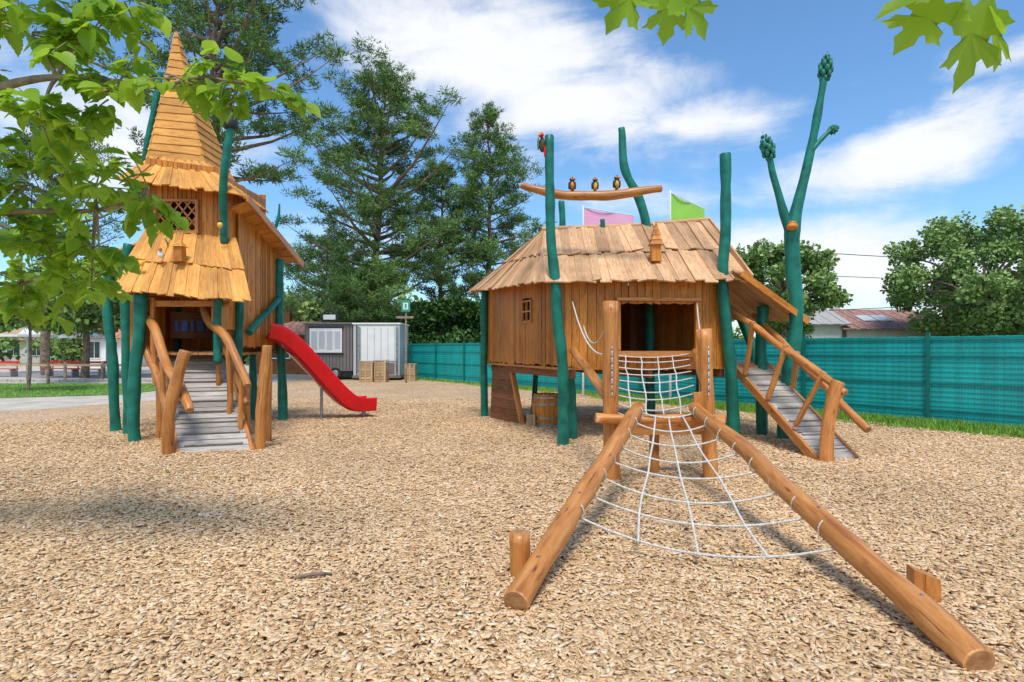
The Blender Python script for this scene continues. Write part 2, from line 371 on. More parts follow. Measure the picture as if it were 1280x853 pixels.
def chipmat():
    m,nt,b=newmat('wood_chips_mat'); L=nt.links.new
    at=N(nt,'ShaderNodeAttribute',attribute_name='rnd')
    r=ramp(nt,[(0,(.28,.14,.06)),(.14,(.54,.33,.16)),(.5,(.78,.53,.29)),(.85,(.87,.65,.41)),(1,(.92,.79,.60))]); L(at.outputs['Fac'],r.inputs[0])
    tc=N(nt,'ShaderNodeTexCoord')
    n3=N(nt,'ShaderNodeTexNoise',Scale=.6,Detail=4.0); L(tc.outputs['Object'],n3.inputs['Vector'])
    r3=ramp(nt,[(.3,(.86,.84,.82)),(.7,(1.06,1.05,1.03))]); L(n3.outputs[0],r3.inputs[0])
    c=mixc(nt,'MULTIPLY',1.,r.outputs[0],r3.outputs[0])
    L(c,b.inputs['Base Color']); b.inputs['Roughness'].default_value=.85; b.inputs['Specular IOR Level'].default_value=.2
    return m
scatter('wood_chips',ct,cf,np.stack([x,y,z],1),d,nm,sc,chipmat(),rng.beta(2.0,1.7,n))

# grass
GR=foliage('grass_blades',[(0,(.08,.19,.02)),(.5,(.18,.38,.035)),(1,(.34,.52,.09))],trans=0)
gt=[(-1,0,0),(1,0,0),(.6,.6,.12),(-.6,.6,.12),(0,1,.35)]
def blades(name,pos,h,extra=None):
    n=len(pos); d=np.stack([rng.normal(0,.35,n),rng.normal(0,.35,n),np.ones(n)],1)
    sc=np.stack([rng.uniform(.004,.009,n),rng.uniform(.6,1.3,n)*h,rng.uniform(.03,.12,n)],1)
    return scatter(name,gt,[(0,1,2),(0,2,3),(3,2,4)],pos,d,rdir(n)*[1,1,.1],sc,GR,rng.random(n))
perp=V((FD.y,-FD.x,0)).normalized()
if perp.y>0: perp=-perp
def strip(t0,t1,off0,off1,n,clump):
    t=rng.uniform(t0,t1,n); o=rng.beta(1.2,1.6,n)*(off1-off0)+off0
    x=FA.x+FD.x*t+perp.x*o; y=FA.y+FD.y*t+perp.y*o
    k=np.array([noise.noise(V((a*1.4,b*1.4,3))) for a,b in zip(x,y)])
    kp=k>clump
    return np.stack([x[kp],y[kp],np.full(kp.sum(),.01)],1)
pg=np.concatenate([strip(.60,1.34,-.3,1.5,60000,-.35),strip(.3,.62,-.3,.9,7000,-.1),strip(0,.3,-.2,.8,3000,0)])
hh=.14*np.ones(len(pg)); 
g1=blades('grass',pg,hh)
sheet('grass_verge',[tuple((FA+FD*.55+perp*.2).xy),tuple((FA+FD*.7+perp*1.0).xy),tuple((FA+FD*1.35+perp*1.1).xy),tuple((FA+FD*1.35-perp*6).xy),tuple((FA+FD*.3-perp*6).xy)],.018,simple('verge',(.11,.20,.035),rough=.95,nscale=14,namt=.5))
sheet('lawn',[(-50,17.5),(-16.5,17.5),(-13.0,19),(-13.0,23),(-16,25),(-50,25)],.02,simple('lawn_mat',(.16,.27,.06),rough=.95,nscale=6,namt=.4))
x=rng.uniform(-26,-12.8,20000);y=rng.uniform(17.5,24.6,20000); kp=(x<-13.2-(19-y).clip(0)*1.6)
lp=np.stack([x,y,np.full(len(x),.02)],1)[kp]; blades('grass',lp,.07*np.ones(len(lp)))

# ---------------------------------------------------------------- fence
fl=MB([FEN]); 
Ltot=FD.length*1.35; dirf=FD.normalized(); H=1.8
npan=int(Ltot/2.5)
s=0
while s<Ltot:
    zt=H+random.uniform(-.006,.006)
    p=FA+dirf*s
    a=dirf*.0235; nn_=perp*.004
    fl.hexa([p-a-nn_+V((0,0,.06)),p+a-nn_+V((0,0,.06)),p+a+nn_+V((0,0,.06)),p-a+nn_+V((0,0,.06))],[p-a-nn_+V((0,0,zt)),p+a-nn_+V((0,0,zt)),p+a+nn_+V((0,0,zt)),p-a+nn_+V((0,0,zt))],FEN)
    s+=.05
kf=[fl.obj('slats')]
fw=MB([FWIRE])
for i in range(18):
    zz=.08+i*.1; fw.plank(FA+perp*.012+V((0,0,zz)),FB+perp*.012+V((0,0,zz)),.007,.006,FWIRE)
for zz in (.3,.85,1.4,1.74):
    fw.plank(FA+perp*.022+V((0,0,zz)),FB+perp*.022+V((0,0,zz)),.02,.03,FWIRE)
kf.append(fw.obj('wires'))
fp=MB([FPOST])
for i in range(npan+1):
    p=FA+dirf*(i*2.5+.35)
    fp.plank(p+perp*.055,p+perp*.055+V((0,0,H+.06)),.06,.06,FPOST,up=perp)
    fp.plank(p+perp*.055+V((0,0,H+.06)),p+perp*.055+V((0,0,H+.075)),.07,.07,FPOST,up=perp)
kf.append(fp.obj('posts'))
group('wire_fence',kf,FA)

# ---------------------------------------------------------------- playground hut (right)
W=MB([]) ; R=MB([]); T=MB([]); LG=MB([]); RP=MB([])
A=V((.85,9.15,0));B=V((3.78,9.85,0));D_=V((-.58,12.8,0)); C_=D_+(B-A)
def z(p,h): return V((p.x,p.y,h))
F=1.3
W.planks(z(A,F-.05),z(B,F-.05),z(B,2.78),z(A,2.72),22,.03,W_WALL,jb=.06,jt=.0,holes=[(.307,.779,.14,.70)],gap=.008,lift=.008)
W.planks(z(D_,F),z(A,F-.02),z(A,2.70),z(D_,2.92),26,.03,W_WALL,jb=.07,jt=.0,holes=[(.56,.665,.53,.80)],gap=.008,lift=.008)
W.planks(z(B,F),z(C_,F),z(C_,2.92),z(B,2.85),20,.03,W_WALL,holes=[(.02,.17,.0,.85)])
W.planks(z(C_,F),z(D_,F),z(D_,2.9),z(C_,2.9),20,.03,W_WALL)
W.planks(z(A,F-.06),z(B,F-.06),z(C_,F-.06),z(D_,F-.06),20,.04,W_LOG,jb=.0,jt=.0)
for q in (.05,.5,.95):
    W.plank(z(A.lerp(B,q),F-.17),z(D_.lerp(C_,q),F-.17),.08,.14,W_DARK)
fn=(B-A).cross(V((0,0,1))).normalized()
ln_=(A-D_).cross(V((0,0,1))).normalized()
pm0=D_.lerp(A,.45);pm1=C_.lerp(B,.45)
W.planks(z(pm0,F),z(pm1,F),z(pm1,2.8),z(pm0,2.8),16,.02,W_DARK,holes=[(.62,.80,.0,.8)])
o0=A.lerp(B,.307);o1=A.lerp(B,.779)
W.plank(z(o0,1.46)+fn*.06-(B-A)*.02,z(o1,1.46)+fn*.06+(B-A)*.01,.10,.12,W_LOG,up=fn)
W.plank(z(o0,2.36)+fn*.045-(B-A)*.02,z(o1,2.38)+fn*.045+(B-A)*.02,.05,.08,W_LOG,up=fn)
W.plank(z(o0,1.53)+fn*.02,z(o0,2.32)+fn*.02,.05,.05,W_WALL,up=fn)
W.plank(z(o1,1.53)+fn*.02,z(o1,2.34)+fn*.02,.05,.05,W_WALL,up=fn)
w0=D_.lerp(A,.56);w1=D_.lerp(A,.665)
for zz in (2.05,2.24,2.43): W.plank(z(w0,zz)+ln_*.02,z(w1,zz)+ln_*.02,.03,.04,W_LOG,up=ln_)
for q in (0,.5,1): W.plank(z(w0.lerp(w1,q),2.03)+ln_*.024,z(w0.lerp(w1,q),2.45)+ln_*.024,.045 if q!=.5 else .025,.04,W_LOG,up=ln_)
E1=V((.50,8.80,2.60));E2=V((4.0,9.55,2.72));E4=V((-.98,12.95,2.86));E3=V((2.5,13.9,2.95))
RL=V((.62,10.9,3.78));RR=V((3.95,11.5,4.10))
def lp(a,b,t): return a.lerp(b,t)
R.planks(E1,E2,lp(E2,RR,.56),lp(E1,RL,.56),23,.022,W_ROOF,jb=.10,jt=.02,alt=.020,over=.014,lift=.010,wv=.35)
up=V((0,0,.04))
R.planks(lp(E1,RL,.46)+up,lp(E2,RR,.48)+up,RR+up,RL+up,22,.022,W_ROOF,jb=.12,jt=.06,alt=.020,over=.014,lift=.010,wv=.35)
R.planks(E4,E1,lp(E1,RL,.56),lp(E4,RL,.56),20,.022,W_ROOF,jb=.10,jt=.02,alt=.020,over=.014,lift=.010,wv=.3)
R.planks(lp(E4,RL,.48)+up,lp(E1,RL,.48)+up,RL+up,RL+up+V((-.02,.02,0)),13,.022,W_ROOF,jb=.10,jt=.02,alt=.02,over=.008,lift=.01)
R.planks(E3,E4,RL,RR,22,.03,W_ROOF,jb=.1,alt=.02,over=.01)
R.tube([RL+V((-.05,0,.06)),RL.lerp(RR,.5)+V((0,0,.03)),RR+V((.08,0,.06))],.05,W_ROOF,seg=8)
W.planks(V((3.80,9.9,2.78)),V((2.6,13.3,2.9)),V((3.78,11.5,4.0)),V((3.80,11.4,4.0)),14,.02,W_DARK)
R.plank(E2+V((.03,0,.02)),RR+V((.03,0,.05)),.12,.035,W_ROOF,up=V((1,0,0)))
a=V((3.75,9.30,2.80));b_=V((4.98,9.62,2.03));c_=V((4.5,12.3,2.2));d_=V((3.3,12.0,3.3))
R.planks(b_,c_,d_,a,18,.03,W_ROOF,jb=.08,jt=.03,alt=.02,over=.012,lift=.01)
R.plank(a+V((0,-.03,-.03)),b_+V((.02,-.03,-.03)),.10,.04,W_WALL,up=V((0,1,0)))
W.planks(V((3.8,9.9,F-.05)),V((4.7,10.1,F-.05)),V((4.2,12.2,F-.05)),V((3.3,12.0,F-.05)),7,.04,W_LOG)
def spire(mb,c,w,h1,h2,mat,mroof):
    c=V(c)
    q=[V((-w,-w,0)),V((w,-w,0)),V((w,w,0)),V((-w,w,0))]
    mb.hexa([c+p for p in q],[c+p*.9+V((0,0,h1)) for p in q],mat)
    base=[c+p*1.35+V((0,0,h1)) for p in q]; ap=c+V((.01,0,h1+h2))
    for k in range(5):
        t0,t1=k/5,(k+1.25)/5
        r0=[p.lerp(ap,t0) for p in base]; r1=[p.lerp(ap,min(t1,.99))*1 for p in base]
        r1=[p+(V((ap.x,ap.y,p.z))-p)*.18 for p in r1]
        mb.hexa(r0,r1,mroof)
spire(R,(2.46,9.75,3.04),.085,.28,.42,W_WALL,W_WALL)
kids=[W.obj('walls',.004),R.obj('roof',.004)]
def pole(pts,r,wob=.03,mb=T,m=TEAL): mb.tube(pts,r,m,seg=14,wob=wob,sub=6,sq=.06)
pole([(.82,9.05,-.1),(.80,9.0,1.2),(.70,8.92,2.2),(.63,8.90,3.0),(.60,8.9,3.8),(.58,8.9,4.88)],[.10,.09,.085,.085,.08,.075])
pole([(1.05,9.6,-.1),(1.0,9.6,.8),(.92,9.5,1.4)],.075)
pole([(-.60,12.75,-.1),(-.62,12.72,1.2),(-.60,12.7,2.0),(-.62,12.7,2.95)],.085)
pole([(3.83,9.80,-.1),(3.72,9.70,1.3),(3.60,9.66,2.4),(3.62,9.66,3.6),(3.62,9.66,4.86)],[.105,.1,.095,.09,.085])
pole([(2.7,11.2,-.1),(2.72,11.2,1.3),(2.66,11.2,3.4),(2.66,11.2,3.9),(2.50,11.2,4.5),(2.22,11.2,5.1),(2.15,11.2,5.9)],[.095,.09,.09,.085,.08,.075,.065],wob=.02)
pole([(2.35,13.4,-.1),(2.35,13.4,2.9)],.08)
pole([(.45,12.5,-.1),(.55,12.4,1.3)],.06)
pole([(.98,11.2,3.4),(1.0,11.2,4.0),(.98,11.2,4.45)],.065)
pole([(1.78,11.0,3.5),(1.74,11.0,4.05)],.05)
pole([(4.42,10.05,-.1),(4.40,10.05,1.3),(4.45,10.1,2.3)],.095)
pole([(5.15,11.6,-.1),(4.95,11.6,1.3),(4.6,11.6,2.3)],.08)
pole([(3.95,12.0,-.1),(3.95,12.0,1.3),(3.75,12,2.7)],.08)
kids.append(T.obj('poles')); 
T2=MB([])
pole([(4.60,9.62,-.1),(4.68,9.62,1.0),(4.80,9.62,2.05),(4.73,9.6,3.0),(4.72,9.6,3.55),(4.88,9.6,4.2),(5.05,9.6,4.9),(5.18,9.6,5.6),(5.27,9.6,6.15)],[.12,.115,.11,.11,.11,.08,.07,.06,.05],mb=T2)
pole([(4.73,9.6,3.45),(4.55,9.6,3.95),(4.42,9.6,4.45),(4.36,9.6,4.85)],[.085,.065,.055,.045],mb=T2)
pole([(5.02,9.6,4.85),(5.18,9.6,5.05),(5.38,9.6,5.25)],[.045,.04,.035],mb=T2)
def cone_knob(mb,p,d,l,r):
    p=V(p);d=V(d).normalized(); n=7
    for i in range(n):
        c=p+d*l*i/(n-1); rr=r*math.sin(math.pi*(.25+.72*i/(n-1)))
        for k in range(5):
            th=k*1.2566+i*.63; a=d.orthogonal().normalized(); b=d.cross(a)
            o=(a*math.cos(th)+b*math.sin(th))
            mb.ell(c+o*rr*.85,(rr*.42,rr*.42,rr*.65),TEALF,nu=7,nv=5)
cone_knob(T2,(5.27,9.6,6.1),(.12,0,1),.46,.10); cone_knob(T2,(4.36,9.6,4.78),(-.3,0,1),.44,.10); cone_knob(T2,(5.36,9.6,5.22),(.9,0,.4),.18,.06)
T2.ell((4.66,9.46,3.58),(.09,.09,.065),ORANGE); T2.ell((4.66,9.46,3.63),(.07,.07,.045),W_LOG)
kids.append(T2.obj('forked_pole'))
LG.tube([(.16,9.45,4.28),(.45,9.45,4.20),(.9,9.45,4.10),(1.5,9.45,4.10),(2.0,9.45,4.14),(2.48,9.45,4.20)],[.055,.065,.075,.08,.075,.06],W_LOG,cap=W_END,wob=.03,seg=14)
W2=MB([])
pa,pb=V((-.48,12.45,.02)),V((.18,11.4,.02))
W2.planks(pb,pb.lerp(D_.lerp(A,.28),1)+V((.12,.1,F)),D_+V((.15,-.1,F)),pa,9,.035,W_DARK,jb=.01,jt=.01)
W2.plank(pb+V((.03,0,0)),D_.lerp(A,.28)+V((.14,.08,F)),.10,.07,W_LOG); 
kids.append(W2.obj('climbing_panel',.004))
def build_ramp(mb,BL,BR,TR,TL,n,side=.14):
    BL,BR,TR,TL=map(V,(BL,BR,TR,TL))
    mb.planks(BR,TR,TL,BL,n,.03,W_GREY,jb=.02,jt=.02,gap=.012,lift=.006)
    nr=(TR-BR).cross(BL-BR).normalized()
    m=int(n/2)
    for i in range(m):
        t=(i+.6)/m
        mb.plank(BL.lerp(TL,t)+nr*.018+(BR-BL)*.08,BR.lerp(TR,t)+nr*.018-(BR-BL)*.08,.035,.028,W_GREY,up=nr)
    for a,b in ((BL,TL),(BR,TR)):
        s=(BL-BR).normalized()*(.03 if a is BL else -.03)
        mb.plank(a+s-nr*.05,b+s-nr*.05,.05,side,W_LOG,up=nr)
RM=MB([])
build_ramp(RM,(4.25,7.85,.03),(4.80,7.95,.03),(4.55,10.25,1.32),(3.93,10.12,1.32),17)
RM.tube([(4.28,7.75,-.1),(4.32,7.78,.5),(4.48,7.8,1.10)],[.095,.09,.085],W_LOG,cap=W_END,wob=.02)
RM.tube([(3.78,10.2,2.33),(4.0,9.5,1.95),(4.28,8.6,1.45),(4.53,7.72,.94)],.055,W_LOG,cap=W_END,wob=.03)
RM.tube([(4.38,10.3,2.15),(4.55,9.5,1.6),(4.70,8.6,1.0),(4.82,7.7,.45)],.055,W_LOG,cap=W_END,wob=.03)
for (p,q) in (((4.42,8.05,1.22),(4.16,8.35,.42)),((4.22,8.75,1.62),(4.05,9.0,.75)),((3.98,9.4,2.0),(3.95,9.65,1.1)),((4.80,8.3,.9),(4.74,8.5,.35)),((4.62,9.2,1.5),(4.62,9.35,.9))):
    RM.tube([p,V(p).lerp(V(q),.5)+V((.01,0,.02)),q],.042,W_LOG,cap=W_END,wob=.02,seg=10)
kids.append(RM.obj('ramp',.004))
LG.tube([(.98,9.05,1.52),(1.05,8.0,1.25),(1.14,6.72,.94)],.065,W_LOG,cap=W_END,wob=.03)
LG.tube([(3.05,9.45,1.5),(2.70,8.1,1.22),(2.32,6.75,.94)],.065,W_LOG,cap=W_END,wob=.03)
kids.append(LG.obj('logs',.0))
def rope(mb,p,q,sag,r=.009,n=6):
    p=V(p);q=V(q); pts=[p.lerp(q,t/n)-V((0,0,sag*4*(t/n)*(1-t/n))) for t in range(n+1)]
    mb.tube(pts,r,ROPE,seg=6,sub=2)
    return pts
def net(mb,lb,lt,rb,rt,nt_,nl,sag,r=.009):
    rows=[]
    for i in range(nt_):
        t=i/(nt_-1); rows.append(rope(mb,V(lb).lerp(V(lt),t),V(rb).lerp(V(rt),t),sag*(1-.5*t)*random.uniform(.8,1.2),r,n=8))
    for j in range(nl):
        u=(j+1)/(nl+1)*8
        pts=[]
        for row in rows:
            uu=u+random.uniform(-.12,.12); k=int(uu);f=uu-k
            pts.append(row[k].lerp(row[min(k+1,8)],f))
        mb.tube(pts,r*1.05,ROPE,seg=6,sub=2)
        for p in pts: mb.ell(p,(r*1.8,r*1.8,r*1.6),ROPE,nu=8,nv=5)
    return rows
net(RP,(1.22,6.75,.80),(1.55,9.2,1.46),(2.2,6.75,.80),(2.95,9.5,1.46),9,4,.10,.0095)
rope(RP,(.96,9.05,2.30),(1.14,6.66,1.5),.28,.011); rope(RP,(3.12,9.6,2.34),(2.27,6.66,1.65),.25,.011)
rope(RP,(1.14,6.66,1.95),(1.12,8.9,1.9),.3,.009)
kids.append(RP.obj('ropes'))
group('playground_hut',kids,(2,11,0))

# climbing net frame
K=MB([]);KR=MB([])
lt,lb=V((1.46,6.55,.88)),V((.02,3.30,.075)); rt,rb=V((2.10,6.55,.88)),V((2.19,2.66,.08))
K.tube([lt,lt.lerp(lb,.35)+V((0,0,.01)),lt.lerp(lb,.7),lb],[.068,.075,.08,.084],W_LOG,cap=W_END,wob=.02,seg=20,sub=8)
K.tube([rt,rt.lerp(rb,.35)+V((0,0,.01)),rt.lerp(rb,.7),rb],[.068,.075,.078,.08],W_LOG,cap=W_END,wob=.02,seg=20,sub=8)
K.tube([(1.17,6.62,-.1),(1.15,6.62,1.0),(1.15,6.62,2.10)],[.09,.088,.085],W_LOG,cap=W_END,wob=.015,sq=.05)
K.tube([(2.32,6.65,-.1),(2.29,6.65,.8),(2.24,6.65,1.78)],[.085,.085,.09],W_LOG,cap=W_END,wob=.015,sq=.05)
K.tube([(.95,6.50,.76),(1.6,6.5,.74),(2.42,6.5,.74)],.06,W_LOG,cap=W_END,wob=.02)
K.plank((1.55,6.95,.60),(2.35,6.95,.62),.10,.05,W_LOG); K.plank((1.2,6.82,.58),(2.3,6.85,.58),.06,.12,W_LOG)
K.plank((2.16,6.56,.6),(2.12,6.5,1.05),.10,.035,W_LOG,up=V((0,1,0)))
K.tube([(1.75,7.0,-.1),(1.75,7.0,.58)],.06,W_LOG,cap=W_END)
K.tube([(.06,3.82,-.1),(.05,3.82,.32)],.070,W_LOG,cap=W_END,seg=18)
K.hexa([V((2.42,3.42,-.05)),V((2.55,3.38,-.05)),V((2.57,3.48,-.05)),V((2.44,3.52,-.05))],[V((2.42,3.42,.22)),V((2.55,3.38,.17)),V((2.57,3.48,.17)),V((2.44,3.52,.22))],W_LOG)
for xx in (1.15,2.26):
    zc=1.55
    for i in range(14): K.ell((xx+.0,6.53,zc-i*.04),(.008 if i%2 else .014,.006,.022),METAL,nu=8,nv=6)
for t in (.15,.4,.65,.9):
    for a,b in ((lt,lb),(rt,rb)):
        p=a.lerp(b,t)+V((0,-.02,.078)); K.ell(p,(.012,.012,.006),METAL,nu=8,nv=4)
net(KR,lb.lerp(lt,.31)+V((.04,0,-.05)),lt+V((.03,-.1,-.06)),rb.lerp(rt,.27)+V((-.05,0,-.05)),rt+V((-.03,-.1,-.06)),8,3,.14,.0095)
for t in np.linspace(.31,.95,8):
    for (a,b) in ((lb,lt),(rb,rt)):
        p=a.lerp(b,float(t)); d=(b-a).normalized(); 
        side=1 if a is lb else -1
        inner=V((side,0,-.3)).normalized(); inner=(inner-d*inner.dot(d)).normalized(); o2=d.cross(inner)
        KR.tube([p+(inner*math.cos(q)+o2*math.sin(q))*.082 for q in np.linspace(-1.1,1.1,7)],.006,ROPE,seg=6,sub=1)
group('climbing_net_frame',[K.obj('frame',.004),KR.obj('net')],(1.5,5,0))

def bird(name,p,face,s=1.,flip=1):
    b=MB([]); p=V(p)
    b.ell(p+V((0,0,.11*s)),(.062*s,.07*s,.105*s),BLACK)
    b.ell(p+V((0,-.03*s,.10*s)),(.045*s,.05*s,.08*s),face)
    b.ell(p+V((0,-.01*s,.225*s)),(.055*s,.055*s,.05*s),BROWN)
    for sx_ in (-1,1):
        b.ell(p+V((sx_*.024*s,-.055*s,.235*s)),(.016*s,.012*s,.016*s),WHITE,nu=8,nv=6)
        b.ell(p+V((sx_*.024*s,-.066*s,.235*s)),(.007*s,.006*s,.007*s),BLACK,nu=6,nv=5)
        b.ell(p+V((sx_*.06*s,.01*s,.11*s)),(.018*s,.045*s,.08*s),BROWN)
        b.ell(p+V((sx_*.025*s,-.03*s,.008*s)),(.014*s,.03*s,.01*s),ORANGE,nu=8,nv=5)
    b.tube([p+V((0,-.05*s,.22*s)),p+V((flip*.03*s,-.10*s,.215*s)),p+V((flip*.06*s,-.14*s,.19*s))],[.022*s,.017*s,.004],ORANGE,seg=8)
    b.tube([p+V((0,.05*s,.06*s)),p+V((0,.10*s,-.03*s))],[.03*s,.02*s],BLACK,seg=8)
    return b.obj(name)
bird('bird_figure',(1.0,9.45,4.165),ORANGE,.85); bird('bird_figure.001',(1.38,9.45,4.17),YELL,.8,-1); bird('bird_figure.002',(1.74,9.45,4.19),YELL,.85)
b=MB([]); b.ell((.47,8.85,4.72),(.05,.05,.12),BROWN); b.ell((.45,8.82,4.86),(.045,.045,.04),RED); b.tube([(.44,8.79,4.86),(.40,8.74,4.83)],[.018,.004],YELL,seg=6)
b.ell((.41,8.86,4.74),(.02,.05,.10),simple('wing_green',(.05,.3,.1))); b.ell((.51,8.84,4.62),(.02,.02,.10),RED); b.obj('parrot_figure')

def barrel(name,c,r,h):
    b=MB([]); c=V(c); n=18
    for k in range(n):
        t0,t1=2*math.pi*k/n,2*math.pi*(k+.95)/n
        lv=7; vs=[];rn=random.random()
        for i in range(lv):
            zz=h*i/(lv-1); rr=r*(1-.16*(2*i/(lv-1)-1)**2)
            for t in (t0,t1): vs.append(c+V((rr*math.cos(t),rr*math.sin(t),zz)))
        fs=[[2*i,2*i+1,2*i+3,2*i+2] for i in range(lv-1)]
        b.add(vs,fs,[[(k*.3,i*.1),(k*.3+.09,i*.1),(k*.3+.09,i*.1+.1),(k*.3,i*.1+.1)] for i in range(lv-1)],W_WALL,False,rn)
    for zz in (.1,.3,.7,.9):
        rr=r*(1-.16*(2*zz-1)**2)+.004
        pts=[c+V((rr*math.cos(q),rr*math.sin(q),h*zz)) for q in np.linspace(0,2*math.pi,25)]
        for i in range(24): b.plank(pts[i],pts[i+1],.006,.035,METAL)
    b.poly([c+V((r*.85*math.cos(q),r*.85*math.sin(q),h*.96)) for q in np.linspace(0,2*math.pi,24,endpoint=False)],W_DARK)
    return b.obj(name)
barrel('wooden_barrel',(.68,11.3,0),.29,.66)
b=MB([]); b.planks((.28,11.1,.02),(.45,11.05,.02),(.45,11.05,.25),(.28,11.1,.25),3,.2,PALEW); b.obj('wooden_crate',.004)

# ---------------------------------------------------------------- tower (left)
W=MB([]);R=MB([]);T=MB([]);LG=MB([])
DZ=1.5
X0,X1,Y0,Y1=-7.15,-5.0,10.4,12.2
def q4(x0,y0,x1,y1,z0,z1,z2=None): 
    z2=z1 if z2 is None else z2
    return V((x0,y0,z0)),V((x1,y1,z0)),V((x1,y1,z2)),V((x0,y0,z1))
W.planks(*q4(X0,Y0,X1,Y0,DZ+.0,3.15,3.5),22,.03,W_WALL,jb=.05,jt=0,holes=[(.25,.80,.0,.50)],gap=.008,lift=.008)
W.planks(*q4(X1,Y0,X1,Y1,DZ+.1,4.05,3.6),16,.03,W_WALL,jb=.08,jt=0,gap=.009,lift=.01)
W.planks(*q4(X1,Y1,X0,Y1,DZ,3.55),20,.03,W_WALL)
W.planks(*q4(X0,Y1,X0,Y0,DZ,3.15),18,.03,W_WALL)
W.planks(V((X0,Y0,DZ-.02)),V((X1,Y0,DZ-.02)),V((X1,Y1,DZ-.02)),V((X0,Y1,DZ-.02)),16,.04,W_LOG,jb=0,jt=0)
W.planks(V((-6.35,9.5,DZ-.02)),V((-4.95,9.5,DZ-.02)),V((-4.95,10.37,DZ-.02)),V((-6.35,10.37,DZ-.02)),11,.04,W_LOG,jb=0,jt=0)
xa,xb,ya,yb=-6.52,-5.06,10.12,11.7
W.planks(*q4(xa,ya,xb,ya,3.1,4.95,4.75),16,.03,W_WALL,jb=.04,jt=0,holes=[(.14,.64,.28,.60)],gap=.008,lift=.008)
W.planks(*q4(xb,ya,xb,yb,3.1,4.6),16,.03,W_WALL)
W.planks(*q4(xa,yb,xa,ya,3.1,4.95),16,.03,W_WALL)
W.planks(*q4(xb,yb,xa,yb,3.1,4.7),12,.03,W_WALL)
wx0,wx1,wz0,wz1=xa+.14*1.46,xa+.64*1.46,3.62,4.18
for k in range(-3,6):
    for s_ in (1,-1):
        xm=wx0+k*.16
        za,zb=wz0,wz1; xa_=xm; xb_=xm+(zb-za)*.8*s_
        if s_==-1: xa_,xb_=xm+.45,xm
        t0=max(0,min(1,(wx0-xa_)/(xb_-xa_))) if xb_!=xa_ else 0; t1=max(0,min(1,(wx1-xa_)/(xb_-xa_)))
        a0,a1=min(t0,t1),max(t0,t1)
        if a1-a0>.05:
            P0=V((xa_+(xb_-xa_)*a0,ya-.005*s_,za+(zb-za)*a0)); P1=V((xa_+(xb_-xa_)*a1,ya-.005*s_,za+(zb-za)*a1))
            W.plank(P0,P1,.008,.03,W_LOG,up=V((0,1,0)).cross(P1-P0))
for (p,q) in (((wx0-.03,ya-.03,wz0),(wx1+.03,ya-.03,wz0)),((wx0-.03,ya-.03,wz1),(wx1+.03,ya-.03,wz1)),((wx0,ya-.032,wz0),(wx0,ya-.032,wz1)),((wx1,ya-.032,wz0),(wx1,ya-.032,wz1))):
    W.plank(p,q,.05,.05,W_LOG,up=V((0,1,0)))
W.plank((-6.4,9.42,2.52),(-4.5,9.42,2.42),.07,.14,W_DARK); W.plank((-6.3,9.5,2.30),(-4.7,9.5,2.30),.04,.10,W_WALL)
W.planks(V((-6.35,9.45,1.5)),V((-6.12,9.45,1.5)),V((-6.12,9.45,2.45)),V((-6.35,9.45,2.45)),3,.03,W_WALL)
W.planks(V((-6.35,10.38,1.5)),V((-6.35,9.48,1.5)),V((-6.35,9.48,2.5)),V((-6.35,10.38,2.9)),8,.03,W_WALL)
W.planks(V((-4.98,9.48,1.9)),V((-4.98,10.38,1.9)),V((-4.98,10.38,2.9)),V((-4.98,9.48,2.5)),8,.03,W_WALL)
W.plank((-5.98,9.47,1.5),(-5.98,9.47,2.40),.06,.06,W_LOG,up=V((0,1,0)))
pa,pb,pc,pd=V((-6.42,9.15,2.50)),V((-4.20,9.15,2.34)),V((-4.88,10.08,3.45)),V((-6.50,10.08,3.62))
R.planks(pa,pb,pb.lerp(pc,.56),pa.lerp(pd,.56),16,.025,W_ROOF2,jb=.07,jt=.02,alt=.018,over=.010,lift=.009,wv=.3)
R.planks(pa.lerp(pd,.48)+up,pb.lerp(pc,.48)+up,pc+up,pd+up,14,.025,W_ROOF2,jb=.07,jt=.02,alt=.018,over=.010,lift=.009,wv=.3)
W.planks(V((-4.98,9.48,2.3)),V((-4.98,10.4,2.3)),V((-4.98,10.4,3.4)),V((-4.98,9.9,3.0)),8,.02,W_WALL)
R.planks(V((-4.74,10.2,4.20)),V((-4.74,12.7,3.47)),V((-7.35,12.7,3.55)),V((-7.35,10.6,3.4)),14,.04,W_ROOF2,jb=.05,alt=.02,over=.01)
R.plank((-4.70,10.1,4.22),(-4.70,12.8,3.44),.04,.13,W_LOG)
FL,FR,BR,BL=V((-6.75,9.75,4.48)),V((-4.70,9.75,4.20)),V((-4.98,11.55,4.35)),V((-6.85,11.9,4.5))
tl,tr,br,bl=V((-6.55,10.4,5.08)),V((-5.66,10.4,4.98)),V((-5.64,11.3,4.98)),V((-6.55,11.3,5.1))
for a,b_,c_,d_,n_ in ((FL,FR,tr,tl,14),(FR,BR,br,tr,13),(BR,BL,bl,br,13),(BL,FL,tl,bl,13)):
    R.planks(a,b_,c_,d_,n_,.025,W_ROOF2,jb=.08,jt=.03,alt=.018,over=.01,lift=.009)
ap=V((-6.42,10.85,7.6))
base=[tl+V((-.08,-.05,-.08)),tr+V((.06,-.05,-.08)),br+V((.06,.05,-.08)),bl+V((-.05,.05,-.08))]
nlev=17
def lev(t):
    f=(1-t)**1.12*.97+.03
    return [V((ap.x,ap.y,0))*(1-f)+V((p.x,p.y,0))*f+V((0,0,p.z*(1-t)+ap.z*t+.02)) for p in base]
